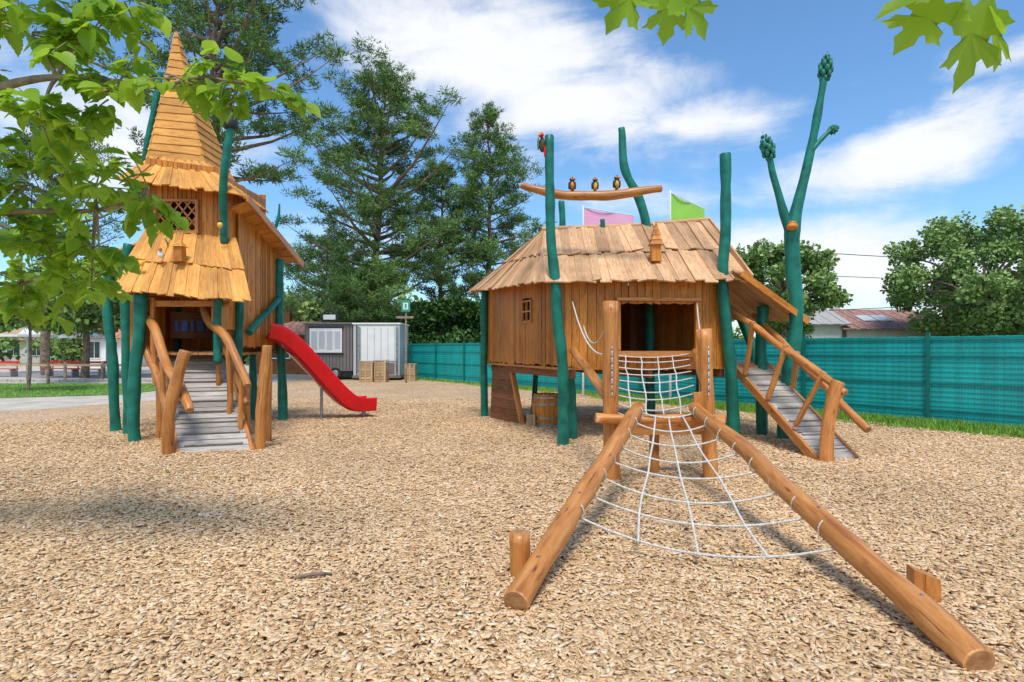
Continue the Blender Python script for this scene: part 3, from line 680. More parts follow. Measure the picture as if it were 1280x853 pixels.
for i in range(nlev):
    t0,t1=i/nlev,min((i+1.15)/nlev,.985)
    a=lev(t0); c=lev(t1)
    for k in range(4):
        k2=(k+1)%4
        o=((a[k]+a[k2])/2-V((ap.x,ap.y,a[k].z))); o.z=0; o=o.normalized() if o.length>0 else V((0,1,0))
        o2=o*.022; j=V((0,0,random.uniform(-.016,.016))); tw=(a[k2]-a[k])*.03
        R.hexa([a[k]+o2+j-tw,a[k]-o*.01+j-tw,c[k]-o*.01-tw*.5,c[k]+o*.002-tw*.5],[a[k2]+o2-j+tw,a[k2]-o*.01-j+tw,c[k2]-o*.01+tw*.5,c[k2]+o*.002+tw*.5],W_ROOF2)
spire(R,(-5.55,9.50,3.0),.075,.25,.12,W_WALL,W_ROOF2)
R.ell((-5.85,9.48,3.12),(.05,.04,.07),WHITE); R.ell((-5.84,9.44,3.2),(.03,.03,.03),ORANGE); R.ell((-6.1,9.35,2.95),(.05,.04,.05),YELL)
kids=[W.obj('walls',.004),R.obj('roof',.004)]
def tp(pts,r,wob=.03): pole(pts,r,wob,mb=T)
tp([(-7.30,10.5,-.1),(-7.38,10.5,1.2),(-7.45,10.5,2.2),(-7.42,10.5,3.1)],.085)
tp([(-6.80,10.1,-.1),(-6.82,10.1,1.4),(-6.86,10.1,2.6),(-6.80,10.1,3.4)],.085)
tp([(-6.20,9.38,-.1),(-6.22,9.38,1.0),(-6.14,9.38,1.8),(-6.12,9.38,2.5)],.09)
tp([(-4.88,12.1,-.1),(-4.90,12.1,1.0),(-4.96,12.1,2.4),(-4.94,12.1,3.45)],.095)
tp([(-4.93,10.3,-.1),(-4.95,10.3,1.4),(-4.93,10.3,2.4)],.075)
tp([(-4.85,9.42,1.3),(-4.88,9.42,2.0),(-4.86,9.42,2.5)],.06)
tp([(-7.1,12.1,-.1),(-7.15,12.1,3.2)],.085)
tp([(-5.5,12.1,-.1),(-5.5,12.1,1.5)],.07)
tp([(-5.04,9.98,3.4),(-4.98,9.85,4.0),(-4.88,9.66,4.6),(-4.78,9.66,5.3)],.07)
tp([(-4.90,10.6,1.85),(-4.92,11.3,2.2),(-4.92,12.0,2.6)],.06)
tp([(-6.95,10.6,4.4),(-6.80,10.6,5.3),(-6.62,10.6,6.2),(-6.55,10.6,6.7)],[.06,.055,.05,.045])
tp([(-4.80,11.4,3.85),(-4.70,11.4,4.15),(-4.66,11.4,4.45)],[.035,.03,.015])
T.tube([(-4.78,9.66,5.28),(-4.78,9.66,5.48)],[.12,.11],BLACK,seg=14,sub=2)
T.ell((-4.99,9.72,3.66),(.045,.045,.055),YELL); T.ell((-4.99,9.72,3.72),(.03,.03,.03),BLACK)
kids.append(T.obj('poles'))
b=MB([]); b.box(-6.55,-5.6,10.9,10.93,1.75,2.25,W_DARK)
for i,(xx,ww) in enumerate(((-6.45,.07),(-6.32,.12),(-6.14,.05),(-6.02,.12),(-5.85,.05),(-5.76,.09))): b.box(xx,xx+ww,10.885,10.895,1.88,2.08,BLUE)
kids.append(b.obj('printed_panel'))
RM=MB([])
build_ramp(RM,(-4.80,8.22,.03),(-3.92,8.52,.03),(-5.18,10.18,1.5),(-6.04,9.87,1.5),20)
Lg=lambda pts,r:RM.tube(pts,r,W_LOG,cap=W_END,wob=.03,seg=14)
Lg([(-4.95,8.15,-.1),(-4.92,8.17,.6),(-4.70,8.2,1.52)],[.085,.085,.08])
Lg([(-3.82,8.66,-.1),(-3.81,8.66,.6),(-3.72,8.64,1.60)],[.085,.085,.075])
Lg([(-6.35,9.75,2.15),(-5.95,9.4,1.95),(-5.4,8.9,1.30),(-4.98,8.5,1.05),(-4.62,8.15,.66)],[.065,.075,.07,.07,.06])
Lg([(-6.25,9.7,2.0),(-6.1,9.5,1.5),(-5.75,9.2,1.1),(-5.2,8.65,.55)],[.05,.06,.055,.05])
Lg([(-5.45,10.0,2.38),(-5.1,9.6,2.0),(-4.65,9.2,1.75),(-4.25,8.85,1.25),(-4.0,8.6,.98)],[.065,.07,.07,.065,.06])
Lg([(-5.2,9.95,1.95),(-4.9,9.6,1.65),(-4.5,9.2,1.2),(-4.1,8.8,.7)],[.05,.055,.05,.05])
for (p,q) in (((-5.5,8.95,1.35),(-5.45,8.95,.5)),((-5.9,9.35,1.85),(-5.85,9.35,.95)),((-5.15,8.65,1.1),(-5.2,8.6,.25)),((-4.5,9.05,1.6),(-4.5,9.05,.5)),((-4.95,9.5,1.95),(-4.9,9.5,.9)),((-4.2,8.8,1.25),(-4.2,8.82,.3))):
    Lg([p,q],.042)
Lg([(-5.45,9.1,-.1),(-5.45,9.1,.95)],.06); Lg([(-4.0,9.3,-.1),(-3.98,9.3,1.35)],.06); Lg([(-4.6,9.9,-.1),(-4.6,9.9,.9)],.06); Lg([(-5.95,9.6,-.1),(-5.95,9.6,1.4)],.06)
kids.append(RM.obj('ramp',.004))
group('playground_tower',kids,(-6,11,0))
barrel('wooden_barrel.001',(-6.0,10.1,0),.2,.5)

# ---------------------------------------------------------------- slide
b=MB([])
path=[V((-4.98,11.55,1.86)),V((-4.80,11.68,1.80)),V((-4.55,11.88,1.54)),V((-4.2,12.16,1.06)),V((-3.92,12.38,.66)),V((-3.68,12.57,.38)),V((-3.48,12.73,.27)),V((-3.2,12.95,.26))]
P=[]
for i in range(len(path)-1):
    p0=path[max(i-1,0)];p1=path[i];p2=path[i+1];p3=path[min(i+2,len(path)-1)]
    for k in range(6):
        t=k/6; P.append(.5*((2*p1)+(p2-p0)*t+(2*p0-5*p1+4*p2-p3)*t*t+(3*p1-p0-3*p2+p3)*t**3))
P.append(path[-1])
prof=[(-.27,-.10),(-.30,.17),(-.285,.20),(-.255,.19),(-.235,.02),(-.15,-.02),(0,-.035),(.15,-.02),(.235,.02),(.255,.19),(.285,.20),(.30,.17),(.27,-.10),(0,-.13)]
rings=[]
for i,p in enumerate(P):
    t=(P[min(i+1,len(P)-1)]-P[max(i-1,0)]).normalized(); sdv=t.cross(V((0,0,1))).normalized(); u=sdv.cross(t).normalized()
    rings.append([p+sdv*a+u*h for a,h in prof])
k=len(prof); vs=[v for r in rings for v in r]; fs=[[i*k+j,i*k+(j+1)%k,(i+1)*k+(j+1)%k,(i+1)*k+j] for i in range(len(rings)-1) for j in range(k)]
b.add(vs,fs,[[(0,0)]*4]*len(fs),RED,True)
b.add(rings[0],[list(range(k))],[[(0,0)]*k],RED); b.add(rings[-1],[list(range(k))[::-1]],[[(0,0)]*k],RED)
b.tube([(-3.35,12.84,-.05),(-3.35,12.84,.16)],.05,METAL,seg=10); b.tube([(-4.1,12.24,-.05),(-4.1,12.24,.8)],.03,METAL,seg=10)
o=b.obj('playground_slide'); bv=o.modifiers.new('b','BEVEL'); bv.width=.008; bv.segments=2; bv.limit_method='ANGLE'; bv.angle_limit=math.radians(30)

# ---------------------------------------------------------------- background objects
b=MB([])
b.box(-10.2,-7.85,28,30.2,.45,2.75,GREYP)
for i in range(14): b.box(-10.15+i*.165,-10.13+i*.165,27.985,27.998,.5,2.7,BLACK)
b.box(-9.95,-8.35,27.94,27.98,1.35,2.55,WHITE); b.box(-10.02,-8.28,27.92,27.96,1.25,1.33,BLACK); b.box(-10.02,-8.28,27.92,27.96,2.56,2.64,BLACK)
for i in range(4): b.box(-9.85+i*.38,-9.58+i*.38,27.925,27.935,1.5+.05*(i%2),2.4,LGREY)
b.box(-10.28,-7.8,27.9,30.3,2.755,2.83,GREYP); b.box(-10.15,-7.9,28.1,30.1,.25,.44,BLACK)
for xx in (-9.4,-8.7):
    b.tube([(xx,27.98,.32),(xx,28.25,.32)],.32,RUB,seg=20,sub=1); b.tube([(xx,27.95,.32),(xx,27.975,.32)],.17,METAL,seg=16,sub=1)
pts=[V((-9.0+.42*math.cos(q),28.05,3.1+.3*math.sin(q))) for q in np.linspace(0,6.283,21)]
b.tube(pts,.05,BLACK,seg=6,sub=1); b.box(-9.3,-8.7,28.03,28.07,2.98,3.22,WHITE); b.tube([(-9,28.1,2.8),(-9,28.1,3.0)],.03,BLACK,seg=6)
b.obj('food_trailer',.01)
b=MB([])
b.box(-7.7,-5.45,27.6,29.9,.25,2.72,LGREY)
b.box(-7.55,-7.5,27.56,27.595,.3,2.68,BLACK); b.box(-7.75,-5.4,27.55,29.95,2.725,2.80,WHITE); b.box(-7.75,-5.4,27.55,29.95,.12,.245,GREYP)
b.box(-7.42,-5.6,27.57,27.597,.95,2.62,WHITE)
for i in range(6): b.box(-7.35+i*.33,-7.32+i*.33,27.555,27.568,1.0,2.58,LGREY)
b.box(-7.45,-7.35,27.5,27.55,.4,2.6,METAL); b.box(-5.62,-5.52,27.5,27.55,.4,2.6,METAL); b.box(-7.3,-5.7,27.56,27.59,.35,.85,GREYP)
b.obj('refrigerated_container',.01)
def crate(name,x0,x1,y0,y1,h):
    b=MB([])
    for k in range(int(h/.13)):
        zz=k*.13+.02; b.box(x0,x1,y0,y0+.02,zz,zz+.11,PALEW); b.box(x1-.02,x1,y0+.022,y1,zz,zz+.11,PALEW); b.box(x0,x0+.02,y0+.022,y1,zz,zz+.11,PALEW)
    for xx in (x0,x1-.08,(x0+x1)/2-.04): b.box(xx,xx+.08,y0-.025,y0-.002,0,h,PALEW)
    b.box(x0-.03,x1+.03,y0-.03,y1+.02,h+.002,h+.03,PALEW); return b.obj(name,.003)
crate('wooden_crate.001',-6.95,-6.35,25.9,26.6,.95); crate('wooden_crate.002',-6.28,-5.75,25.9,26.6,1.0); crate('wooden_crate.003',-5.1,-4.6,27.0,27.6,.8)
b=MB([]); b.tube([(-4.75,25.5,0),(-4.75,25.5,3.75)],.04,BARKG,seg=10); b.box(-4.94,-4.56,25.42,25.45,3.2,3.72,simple('sign_teal',(.02,.3,.2)))
b.box(-4.86,-4.64,25.41,25.418,3.3,3.6,WHITE); b.box(-4.79,-4.71,25.40,25.408,3.36,3.55,simple('sign_teal2',(.02,.3,.2))); b.plank((-5.2,25.45,2.95),(-4.4,25.45,2.95),.03,.1,BARKG); b.obj('information_sign')
def banner(name,x0,x1,y,zt0,zt1,zb0,zb1,mat):
    b=MB([]); n_=10; vs=[];fs=[]
    for i in range(n_+1):
        t=i/n_; xx=x0+(x1-x0)*t; yy=y+.06*math.sin(t*5)
        vs+= [(xx,yy,zb0+(zb1-zb0)*t),(xx,yy,zt0+(zt1-zt0)*t)]
    fs=[[2*i,2*i+2,2*i+3,2*i+1] for i in range(n_)]
    b.add(vs,fs,[[(0,0)]*4]*n_,mat,True)
    b.tube([(x0-.02,y,0),(x0-.02,y,zt0+.08)],[.04,.025],WHITE,seg=8); b.tube([(x0-.02,y,zt0+.03),(x1,y,zt1+.03)],.015,WHITE,seg=6)
    return b.obj(name)
banner('banner_flag',2.27,3.85,18,6.0,5.72,4.4,4.4,PINK); banner('banner_flag.001',4.47,5.4,16,5.92,5.45,4.4,4.5,LIME)

def house(name,x0,x1,y0,y1,hw,hr,wallm,roofm,wins=(),skyl=()):
    kids=[]; b=MB([]); 
    b.box(x0,x1,y0,y1,0,hw,wallm)
    ym=(y0+y1)/2
    for xx in (x0,x1): b.poly([(xx,y0,hw),(xx,y1,hw),(xx,ym,hr)],wallm)
    kids.append(b.obj('walls'))
    r=MB([]); n_=int((x1-x0+.8)/.35)
    r.planks(V((x0-.4,y0-.4,hw-.12)),V((x1+.4,y0-.4,hw-.12)),V((x1+.4,ym,hr+.08)),V((x0-.4,ym,hr+.08)),n_,.08,roofm,alt=.03,over=.01,jb=.0,jt=.0,wv=0)
    r.planks(V((x1+.4,y1+.4,hw-.12)),V((x0-.4,y1+.4,hw-.12)),V((x0-.4,ym,hr+.08)),V((x1+.4,ym,hr+.08)),n_,.08,roofm,alt=.03,over=.01,jb=.0,jt=.0,wv=0)
    for k,(xx,t) in enumerate(skyl):
        p=V((xx,y0-.4,hw-.12)).lerp(V((xx,ym,hr+.08)),t); q=V((xx,y0-.4,hw-.12)).lerp(V((xx,ym,hr+.08)),t+.28)
        nrm=V((0,-(hr-hw),(ym-y0))).normalized()
        r.plank(p+nrm*.07,q+nrm*.07,.9,.05,LGREY,up=nrm)
    r.box(x0+1.0,x0+1.5,ym-.2,ym+.3,hr-.1,hr+.7,wallm)
    kids.append(r.obj('roof'))
    w_=MB([])
    for (xx,ww,za,zb) in wins:
        w_.box(xx,xx+ww,y0-.03,y0-.004,za,zb,GLASS)
        for e in ((xx-.06,xx,za,zb),(xx+ww,xx+ww+.06,za,zb)): w_.box(e[0],e[1],y0-.05,y0-.002,e[2],e[3],WHITE)
        w_.box(xx-.06,xx+ww+.06,y0-.05,y0-.002,zb,zb+.06,WHITE); w_.box(xx-.06,xx+ww+.06,y0-.07,y0-.002,za-.06,za,WHITE); w_.box(xx+ww/2-.02,xx+ww/2+.02,y0-.045,y0-.031,za,zb,WHITE)
    kids.append(w_.obj('windows'))
    group(name,kids,(x0,y0,0))
house('tiled_roof_house',21.2,27.4,36,43,2.9,4.15,PLAST,TILE,wins=((21.9,1.2,1,2),(24.4,1.2,1,2)),skyl=((23.3,.35),(24.3,.35)))
house('tiled_roof_house.001',18.6,20.9,36,40,3.2,4.0,PLAST,STONE,wins=((19.2,1,1,2),))
house('low_shop_building',-56,-48,62,70,2.6,3.6,PLAST,TILEO,wins=((-55,1.4,.8,2.1),(-52.5,1.4,.8,2.1),(-50.2,1,.1,2.1)))
house('low_shop_building.001',-34.6,-31.6,46,51,2.5,3.3,WHITE,TILEO,wins=((-34.2,.9,.8,2.1),(-32.8,.9,.1,2.1)))
house('wooden_shed',-15.5,-10.8,34,38,2.5,3.15,W_DARK,TILE,wins=((-14.5,1.2,1,2),))
def parasol(name,x,y,h,r):
    b=MB([]); b.tube([(x,y,0),(x,y,h)],.05,WHITE,seg=8)
    n_=8; rim=[V((x+r*math.cos(k*math.pi/4+.4),y+r*math.sin(k*math.pi/4+.4),h-.45)) for k in range(8)]
    for k in range(8): b.poly([rim[k],rim[(k+1)%8],V((x,y,h+.1))],PALEW if k%2 else WHITE); b.poly([rim[k],rim[k]-V((0,0,.15)),rim[(k+1)%8]-V((0,0,.15)),rim[(k+1)%8]],WHITE)
    b.obj(name)
parasol('parasol',-31.5,37,2.9,1.6); parasol('parasol.001',-27,36,2.8,1.4)
def bench(name,x,y,w):
    b=MB([])
    for k in range(3): b.box(x,x+w,y+k*.13,y+k*.13+.11,.42,.46,RED)
    for k in range(2): b.box(x,x+w,y+.42,y+.45,.58+k*.16,.70+k*.16,RED)
    for xx in (x+.15,x+w-.21): b.box(xx,xx+.06,y+.02,y+.40,0,.415,STONE); b.box(xx,xx+.06,y+.455,y+.50,0,.88,STONE)
    b.obj(name)
bench('park_bench',-29,31,1.8); bench('park_bench.001',-26,31.5,1.8); bench('park_bench.002',-23.8,30.5,1.8)
sheet('asphalt_road',[(-70,33),(-15,30),(-14,36),(-70,40)],.009,ASPH)
b=MB([]); 
for i in range(26): b.box(-30+i*.6,-29.42+i*.6,26.4,26.55,0,.12,STONE)
b.obj('kerb',.01)
b=MB([])
for i in range(7): b.tube([(-27+i*1.8,27.5,0),(-27+i*1.8,27.5,.9)],.07,BARKG,seg=10)
for i in range(6): b.plank((-27+i*1.8,27.5,.75),(-25.2+i*1.8,27.5,.75),.05,.1,PALEW)
b.obj('post_and_rail_fence')
b=MB([])
for (p,q,sg) in (((13,26,6.0),(60,40,9.2),.9),((13,30,5.6),(60,44,8.4),.9),((14.5,26,3.3),(60,34,7.5),.5)):
    p=V(p);q=V(q); b.tube([p.lerp(q,t/10)-V((0,0,sg*4*t/10*(1-t/10))) for t in range(11)],.018,BLACK,seg=5,sub=2)
b.tube([(13,28,0),(13,28,6.1)],.12,BARKG,seg=10); b.tube([(60,40,0),(60,40,9.4)],.14,BARKG,seg=10); b.plank((13,25.8,5.9),(13,30.2,5.7),.08,.08,BARKG)
b.obj('power_line')

# ---------------------------------------------------------------- trees
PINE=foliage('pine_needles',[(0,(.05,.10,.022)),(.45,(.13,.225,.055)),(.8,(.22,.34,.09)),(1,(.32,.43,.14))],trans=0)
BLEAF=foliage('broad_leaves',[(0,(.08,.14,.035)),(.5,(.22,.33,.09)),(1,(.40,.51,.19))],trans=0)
HEDGE=foliage('hedge_leaves',[(0,(.016,.04,.01)),(.5,(.045,.11,.022)),(1,(.11,.20,.05))],trans=0)
MLEAF=foliage('mulberry_leaves',[(0,(.09,.21,.015)),(.5,(.25,.44,.035)),(1,(.44,.62,.08))],trans=.5,rough=.4,tcol=(.70,.92,.08))
def pine(name,base,Hh,Rr,h0,lean,tr,nb=80,seed=1,tuft=.42,nneed=46,tp=.30,fat=.66):
    rnd=random.Random(seed); base=V(base); b=MB([])
    ks=(0,.15,.3,.45,.6,.75,.9,1)
    tp_=[base+V((lean[0]*t**1.3+rnd.uniform(-.15,.15)*(t>0),lean[1]*t,Hh*t-.1*(t==0))) for t in ks]
    rr=[tr*(1-.92*t)+.01 for t in ks]
    b.tube(tp_,rr,BARK,seg=10,wob=.08)
    def tpos(h):
        t=max(0,min(.999,h/Hh))*1.0
        for i in range(7):
            if t<=ks[i+1]: return tp_[i].lerp(tp_[i+1],(t-ks[i])/(ks[i+1]-ks[i]))
    cs=[];cr=[];cv=[]
    for i in range(nb):
        t=(i+rnd.random())/nb; h=h0+(Hh-h0)*t*.97
        a=i*2.399+rnd.uniform(-.6,.6)
        env=min(1,.72+t*1.1) if t<.25 else max(.10,1-((t-.25)/.78)**1.5)
        ln=Rr*env*rnd.choice((.5,.7,.85,1.0,1.1,1.25))*rnd.uniform(.85,1.05)
        p0=tpos(h); dr=V((math.cos(a),math.sin(a),0)); rise=rnd.uniform(.05,.5)+t*.6
        p1=p0+dr*ln*.5+V((0,0,ln*rise*.35)); p2=p0+dr*ln+V((0,0,ln*rise))
        b.tube([p0,p1,p2],[max(.02,.028*ln+.01),.02*ln*.6+.008,.008],BARK,seg=5,sub=2)
        side=V((-dr.y,dr.x,0)); cl=rnd.random()
        for ck in range(2 if ln<1.5 else 3):
            s_=(.98,.70,.50)[ck]; 
            cc=(p0.lerp(p1,s_*2) if s_<.5 else p1.lerp(p2,s_*2-1))+side*rnd.uniform(-1,1)*(1.02-s_)*ln*.75+V((0,0,.15))
            cR=min(.80,.26*ln+.24)*rnd.uniform(.75,1.15)
            for k in range(max(3,int(9*cR/.8))):
                dv=V((rnd.gauss(0,1),rnd.gauss(0,1),rnd.gauss(0,.5))).normalized()*cR*rnd.random()**.5
                dv.z*=.55
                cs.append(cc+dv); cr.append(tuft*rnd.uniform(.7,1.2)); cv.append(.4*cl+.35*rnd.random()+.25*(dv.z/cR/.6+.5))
    cs=np.array([tuple(c) for c in cs]); cr=np.array(cr); cv=np.array(cv)
    m=len(cs); idx=np.repeat(np.arange(m),nneed); nN=len(idx)
    d=rdir(nN); d[:,2]=d[:,2]*.7+.3
    pos=cs[idx]+d*(rng.random((nN,1))**.7)*cr[idx][:,None]*.62
    dd=d+rdir(nN)*.5; sc=np.stack([rng.uniform(.020,.036,nN),rng.uniform(.16,.28,nN),np.ones(nN)],1)
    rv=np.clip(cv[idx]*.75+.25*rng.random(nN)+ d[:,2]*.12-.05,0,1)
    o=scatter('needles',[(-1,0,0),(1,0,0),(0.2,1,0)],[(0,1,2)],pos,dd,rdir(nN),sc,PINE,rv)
    return group(name,[b.obj('trunk'),o],base)
pine('pine_tree',(-8.5,34,0),18.0,5.6,4.2,(1.2,0,0),.30,nb=84,seed=3,nneed=38,tuft=.52)
pine('pine_tree.001',(-1.7,37,0),17.2,3.3,5.0,(.3,0,0),.24,nb=66,seed=5,nneed=34,tuft=.46)
pine('pine_tree.002',(-12.6,24,0),20.5,5.0,8.3,(.3,0,0),.26,nb=64,seed=8,nneed=38,tuft=.42)
pine('pine_tree.003',(-4.6,36.5,0),13.2,2.8,4.0,(.2,0,0),.2,nb=46,seed=12,nneed=34,tuft=.46)
pine('pine_tree.004',(-8.2,31.5,0),6.0,2.4,2.5,(.3,0,0),.13,nb=40,seed=21,nneed=40,tuft=.45)
pine('pine_tree.005',(-27,33,0),15,4.5,6,(.5,0,0),.25,nb=40,seed=31,nneed=26,tuft=.5)
pine('pine_tree.006',(-13.5,40,0),9,3.6,2.0,(.5,0,0),.2,nb=45,seed=33,nneed=30,tuft=.55)

QT=[(0,0,0),(.5,.45,.08),(0,1,0),(-.5,.45,.08)]
def leafcloud(blobs,nl,size,shell=.55):
    vol=np.array([b[1]**2 for b in blobs]); cnt=(vol/vol.sum()*nl).astype(int)
    P=[];Rv=[];Dn=[]
    for (c,r,sq),k in zip(blobs,cnt):
        ns=22; sc_=rdir(ns)*(rng.random((ns,1))**.4)*r*.85; sc_[:,2]*=sq
        si=rng.integers(0,ns,k); sub=rng.random(ns)
        d=rdir(k); pos=np.array(c)+sc_[si]+d*(rng.random((k,1))**.6)*r*.38*[1,1,.75]
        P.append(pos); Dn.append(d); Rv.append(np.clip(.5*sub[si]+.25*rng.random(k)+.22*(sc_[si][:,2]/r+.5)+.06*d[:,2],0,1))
    P=np.concatenate(P);Rv=np.concatenate(Rv);Dn=np.concatenate(Dn); n=len(P)
    return P,Rv,Dn,size*rng.uniform(.6,1.3,n)
def broadleaf(name,base,Hh,Rr,zc,nblob,nl,size,mat,seed=1,tr=.2,flat=.8,rb=.42):
    rnd=random.Random(seed); base=V(base); b=MB([]); bl=[]
    top=base+V((0,0,zc)); b.tube([base-V((0,0,.1)),base+V((.05,0,zc*.5)),top],[tr,tr*.8,tr*.5],BARK,seg=10,wob=.05)
    for i in range(nblob):
        a=i*2.399; u=(i+.5)/nblob; ph=math.acos(1-2*u)
        rr=Rr*rnd.uniform(.5,.92)
        c=top+V((math.sin(ph)*math.cos(a)*rr,math.sin(ph)*math.sin(a)*rr,math.cos(ph)*(Hh-zc)*rnd.uniform(.55,.88)*(1 if math.cos(ph)>0 else .8)))
        bl.append((tuple(c),Rr*rb*rnd.uniform(.5,1.1),flat))
        b.tube([top-V((0,0,zc*.3*rnd.random())),top.lerp(c,.5)+V((0,0,.1)),c],[tr*.4,tr*.22,.02],BARK,seg=6,sub=3)
    P,Rv,Dn,S=leafcloud(bl,nl,size)
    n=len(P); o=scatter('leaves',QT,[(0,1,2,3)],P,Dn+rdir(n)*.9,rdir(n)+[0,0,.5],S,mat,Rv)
    return group(name,[b.obj('trunk'),o],base)
broadleaf('broadleaf_tree',(26.6,32,0),9.8,4.8,5.0,38,36000,.19,BLEAF,seed=2,tr=.3,rb=.30)
broadleaf('broadleaf_tree.001',(12.9,27,0),7.2,2.6,4.4,22,16000,.17,BLEAF,seed=4,tr=.2,rb=.34)
broadleaf('broadleaf_tree.002',(-22.5,30,0),6.5,3.2,4.2,14,10000,.24,BLEAF,seed=6,tr=.2)
broadleaf('young_tree',(-17.4,20.5,0),4.3,1.5,3.1,9,6000,.15,BLEAF,seed=7,tr=.06)
broadleaf('young_tree.001',(-20,24.5,0),4.8,1.6,3.4,9,6000,.16,BLEAF,seed=9,tr=.06)
broadleaf('young_tree.002',(-15,26.5,0),4.6,1.5,3.3,9,5000,.16,BLEAF,seed=10,tr=.06)
def mass(name,pts,nl,size,mat):
    P,Rv,Dn,S=leafcloud(pts,nl,size); n=len(P)
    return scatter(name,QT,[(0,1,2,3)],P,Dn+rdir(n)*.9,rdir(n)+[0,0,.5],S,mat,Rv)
hb=[]
for i in range(14):
    t=i/13; hb.append(((-6.0+5.0*t,32+random.uniform(-.5,.5),1.4+random.uniform(0,.4)),1.1,1.0)); hb.append(((-5.2+4.0*t,32.3,2.9+.7*math.sin(t*3.1)),1.0,.9))
mass('hedge',hb,26000,.2,HEDGE)
hb=[]
for i in range(16):
    t=i/15; hb.append(((-13.5+8*t,39+random.uniform(-1,1),2.2+random.uniform(0,1.4)),1.5,1.0))
mass('hedge.001',hb,10000,.3,BLEAF)
db=[]
for i in range(110):
    x_=-95+200*i/109; k_=1.0 if x_<14 else .55
    db.append(((x_,62+random.uniform(-6,8),random.uniform(1.5,3.2)*k_),random.uniform(2.6,4.0)*(.7 if k_<1 else 1),.9))
    if i%3==0 and k_==1: db.append(((x_,70,random.uniform(4.,6.0)),random.uniform(2.5,4.0),.9))
mass('distant_trees',db,42000,.6,BLEAF)
db=[]
for i in range(26):
    t=i/25; db.append(((-42+22*t,56+random.uniform(-3,3),random.uniform(2,6.5)),random.uniform(2,3.2),.9))
mass('distant_trees.001',db,14000,.45,BLEAF)

# ---------------------------------------------------------------- mulberry trees (near)
def leaf_template(half,cy=.3,fold=.22,droop=.35):
    pts=[(0,0)]+half+[(0,1.0)]+[(-x,y) for x,y in half[::-1]]
    vs=[(0,cy,-.0)]+[(x,y,abs(x)*fold-droop*max(0,y-.2)**2 - .12*abs(x)**2) for x,y in pts]
    n_=len(pts); fs=[(0,1+i,1+(i+1)%n_) for i in range(n_)]
    vs[0]=(0,cy,-.02)
    return vs,fs
SL=leaf_template([(.16,-.07),(.30,-.03),(.36,.02),(.42,.14),(.41,.22),(.45,.33),(.39,.40),(.38,.5),(.30,.58),(.27,.68),(.18,.74),(.14,.84),(.07,.90)])
LL=leaf_template([(.14,-.08),(.30,-.06),(.34,.05),(.52,.08),(.56,.16),(.66,.22),(.50,.27),(.44,.36),(.28,.36),(.25,.44),(.46,.52),(.48,.62),(.60,.72),(.46,.70),(.36,.74),(.22,.62),(.16,.66),(.20,.80),(.10,.88)])
def near_tree(name,base,limbs,clumps,size,leafm,lobed_frac,seed,tr=.14):
    rnd=random.Random(seed); b=MB([]); base=V(base)
    for l,r in limbs: b.tube(l,r,BARKG,seg=10,wob=.03)
    ends=[V(p) for l,_ in limbs for p in l[1:]]
    P=[];Dn=[];Nr=[];Cv=[]
    for (c,r,nl) in clumps:
        c=V(c); near=min(ends,key=lambda e:(e-c).length)
        b.tube([near,near.lerp(c,.5)+V((0,0,.05)),c],[.014,.010,.006],BARKG,seg=6,sub=3)
        ntw=max(3,nl//11); cl=rnd.random()
        for k in range(ntw):
            dv=V((rnd.gauss(0,1),rnd.gauss(0,1),rnd.gauss(0,.8))).normalized(); L_=r*rnd.uniform(.5,1.15)
            p0=c+dv*r*.1; p2=c+dv*L_+V((0,0,-.12*L_)); p1=p0.lerp(p2,.5)+V((0,0,.08*L_))
            b.tube([p0,p1,p2],[.006,.004,.002],TWIG,seg=5,sub=2)
            m_=11
            for j in range(m_):
                t=.15+.85*j/(m_-1); p=(p0.lerp(p1,t*2) if t<.5 else p1.lerp(p2,t*2-1))
                sdv=V((-dv.y,dv.x,0)).normalized()*(1 if j%2 else -1)
                ld=(sdv*rnd.uniform(.5,1)+dv*rnd.uniform(.2,.7)+V((0,0,rnd.uniform(-.9,-.05))) + V((rnd.gauss(0,.25),rnd.gauss(0,.25),0))).normalized()
                P.append(tuple(p+ld*.035)); Dn.append(tuple(ld)); Nr.append((rnd.gauss(0,.35),rnd.gauss(0,.35)-.15,1)); Cv.append(.4*cl+.6*rnd.random())
    P=np.array(P);Dn=np.array(Dn);Nr=np.array(Nr);Cv=np.array(Cv); S=size*rng.uniform(.5,1.25,len(P))
    lob=rng.random(len(P))<lobed_frac
    kids=[b.obj('trunk')]
    if (~lob).any(): kids.append(scatter('leaves',SL[0],SL[1],P[~lob],Dn[~lob],Nr[~lob],S[~lob],leafm,Cv[~lob]))
    if lob.any(): kids.append(scatter('lobed_leaves',LL[0],LL[1],P[lob],Dn[lob],Nr[lob],S[lob]*1.1,leafm,Cv[lob]))
    return group(name,kids,base)
limbs=[([(-5.3,3.9,-.1),(-5.25,3.9,1.2),(-5.1,3.85,2.1)],[.17,.14,.12]),
 ([(-5.1,3.85,2.05),(-4.3,3.7,2.75),(-3.5,3.6,3.10),(-2.8,3.5,3.22),(-2.15,3.5,3.15)],[.08,.05,.032,.02,.010]),
 ([(-5.1,3.85,2.05),(-4.3,3.9,2.3),(-3.6,4.0,2.5),(-3.0,4.1,2.55),(-2.6,4.0,2.6)],[.07,.04,.025,.016,.008]),
 ([(-5.1,3.85,2.05),(-4.6,3.6,3.1),(-3.4,3.4,3.7),(-2.3,3.4,3.75)],[.08,.05,.03,.012]),
 ([(-5.1,3.85,2.05),(-4.6,4.2,2.1),(-3.9,4.5,2.05)],[.05,.03,.012]),
 ([(-5.1,3.85,2.05),(-5.6,4.4,3.0),(-6,4.8,3.8)],[.07,.05,.02])]
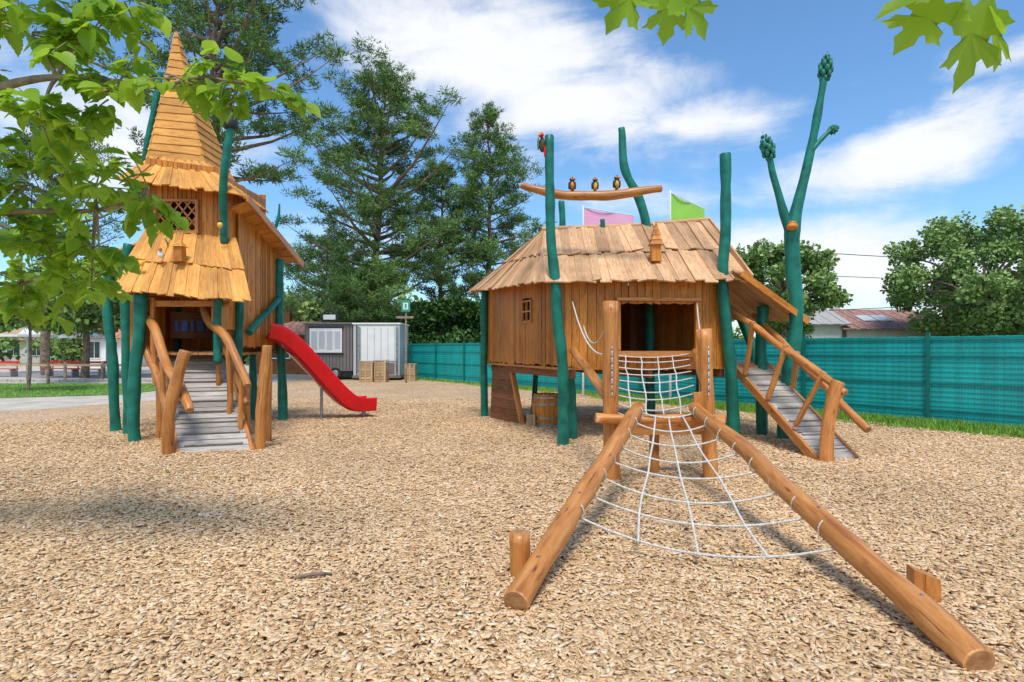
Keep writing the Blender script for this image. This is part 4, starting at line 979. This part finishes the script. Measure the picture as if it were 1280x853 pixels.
cl=[((-3.0,3.5,3.5),.42,132),((-2.62,3.5,3.45),.36,99),((-2.40,3.5,3.72),.28,55),((-2.46,3.5,3.10),.30,66),((-1.98,3.4,3.16),.24,44),((-1.65,3.4,3.14),.22,33),((-1.42,3.4,3.10),.16,22),((-2.9,3.5,2.96),.38,110),
 ((-3.37,4,2.71),.42,121),((-2.93,4,2.68),.36,99),((-2.55,4,2.66),.26,44),((-3.43,4.2,2.35),.36,121),((-3.05,4.2,2.32),.30,66),((-3.86,4.5,2.05),.36,110),((-3.58,4.6,2.08),.26,66),((-3.25,4.4,2.12),.22,44),
 ((-3.6,3.6,3.3),.45,121),((-3.3,3.5,3.9),.5,88),((-2.8,3.4,3.9),.38,66),((-4.4,3.8,2.9),.55,70),((-5.0,3.8,3.6),.6,70),((-4.6,4.4,2.3),.45,88),((-5.9,4.6,3.8),.6,66),((-4.2,4.9,2.6),.45,88)]
near_tree('mulberry_tree',(-5.3,3.9,0),limbs,cl,.115,MLEAF,.12,5)
limbs=[([(3.2,-1.9,-.1),(3.2,-1.8,1.3),(3.1,-1.6,2.4)],[.16,.13,.11]),
 ([(3.1,-1.6,2.4),(2.7,-.4,2.75),(2.0,.6,2.75),(1.35,1.15,2.56)],[.08,.05,.03,.01]),
 ([(3.1,-1.6,2.4),(2.0,-.6,2.9),(1.0,.6,3.0),(.5,1.35,2.75)],[.08,.05,.025,.01]),
 ([(3.1,-1.6,2.4),(4.2,-1.2,3.4),(5,-.8,3.8)],[.08,.05,.02])]
cl=[((4.2,-1.2,3.4),.6,90),((3.2,-1.5,3.6),.6,66),((2.4,-.9,3.3),.3,33)]
near_tree('mulberry_tree.001',(3.2,-1.9,0),limbs,cl,.14,MLEAF,.5,9)
hp=[];hd=[];hn=[];hs=[]
def hl(p,d,n_,s): hp.append(p);hd.append(d);hn.append(n_);hs.append(s)
hl((.99,1.22,2.285),(.12,.2,-.95),(.2,-.9,.5),.17); hl((1.04,1.25,2.30),(.62,.3,-.62),(.1,-.8,.7),.15); hl((1.10,1.22,2.30),(.9,.1,-.25),(-.1,-.8,.7),.16)
hl((.95,1.2,2.32),(-.8,.1,-.12),(.0,-.7,.9),.17); hl((.93,1.22,2.29),(-.62,.1,-.5),(0,-.8,.7),.13)
hl((.33,1.45,2.48),(-.55,.1,-.6),(.2,-.8,.6),.14); hl((.42,1.45,2.46),(.55,.1,-.55),(-.1,-.9,.5),.14); hl((.40,1.45,2.46),(.02,.2,-.8),(.1,-.9,.4),.12); hl((.27,1.42,2.50),(-.9,.1,-.2),(0,-.8,.7),.12)
o=scatter('hanging_leaves',LL[0],LL[1],np.array(hp),np.array(hd,float),np.array(hn,float),np.array(hs),MLEAF,rng.uniform(.35,.8,len(hp)))
b=MB([])
b.tube([(1.35,1.15,2.56),(1.15,1.2,2.42),(1.0,1.22,2.30)],[.01,.006,.004],TWIG,seg=6); b.tube([(.5,1.35,2.75),(.42,1.42,2.58),(.36,1.44,2.49)],[.01,.006,.004],TWIG,seg=6)
p_=b.obj('petioles')
t_=bpy.data.objects['mulberry_tree.001']
for k in (o,p_): k.parent=t_; k.matrix_parent_inverse=Matrix.Translation(-t_.location)
b=MB([]); b.tube([(-1.42,3.72,.05),(-1.3,3.74,.07),(-1.2,3.79,.05)],[.012,.014,.008],BARK,seg=7); b.obj('fallen_stick')
m=14; fxy=np.stack([rng.uniform(-6,3.5,m),rng.uniform(3.5,9,m),np.full(m,.06)],1)
scatter('fallen_leaves',SL[0],SL[1],fxy,np.stack([rng.normal(0,1,m),rng.normal(0,1,m),np.zeros(m)],1),np.tile([0.1,0,1.],(m,1)),rng.uniform(.04,.08,m),MLEAF,rng.random(m))
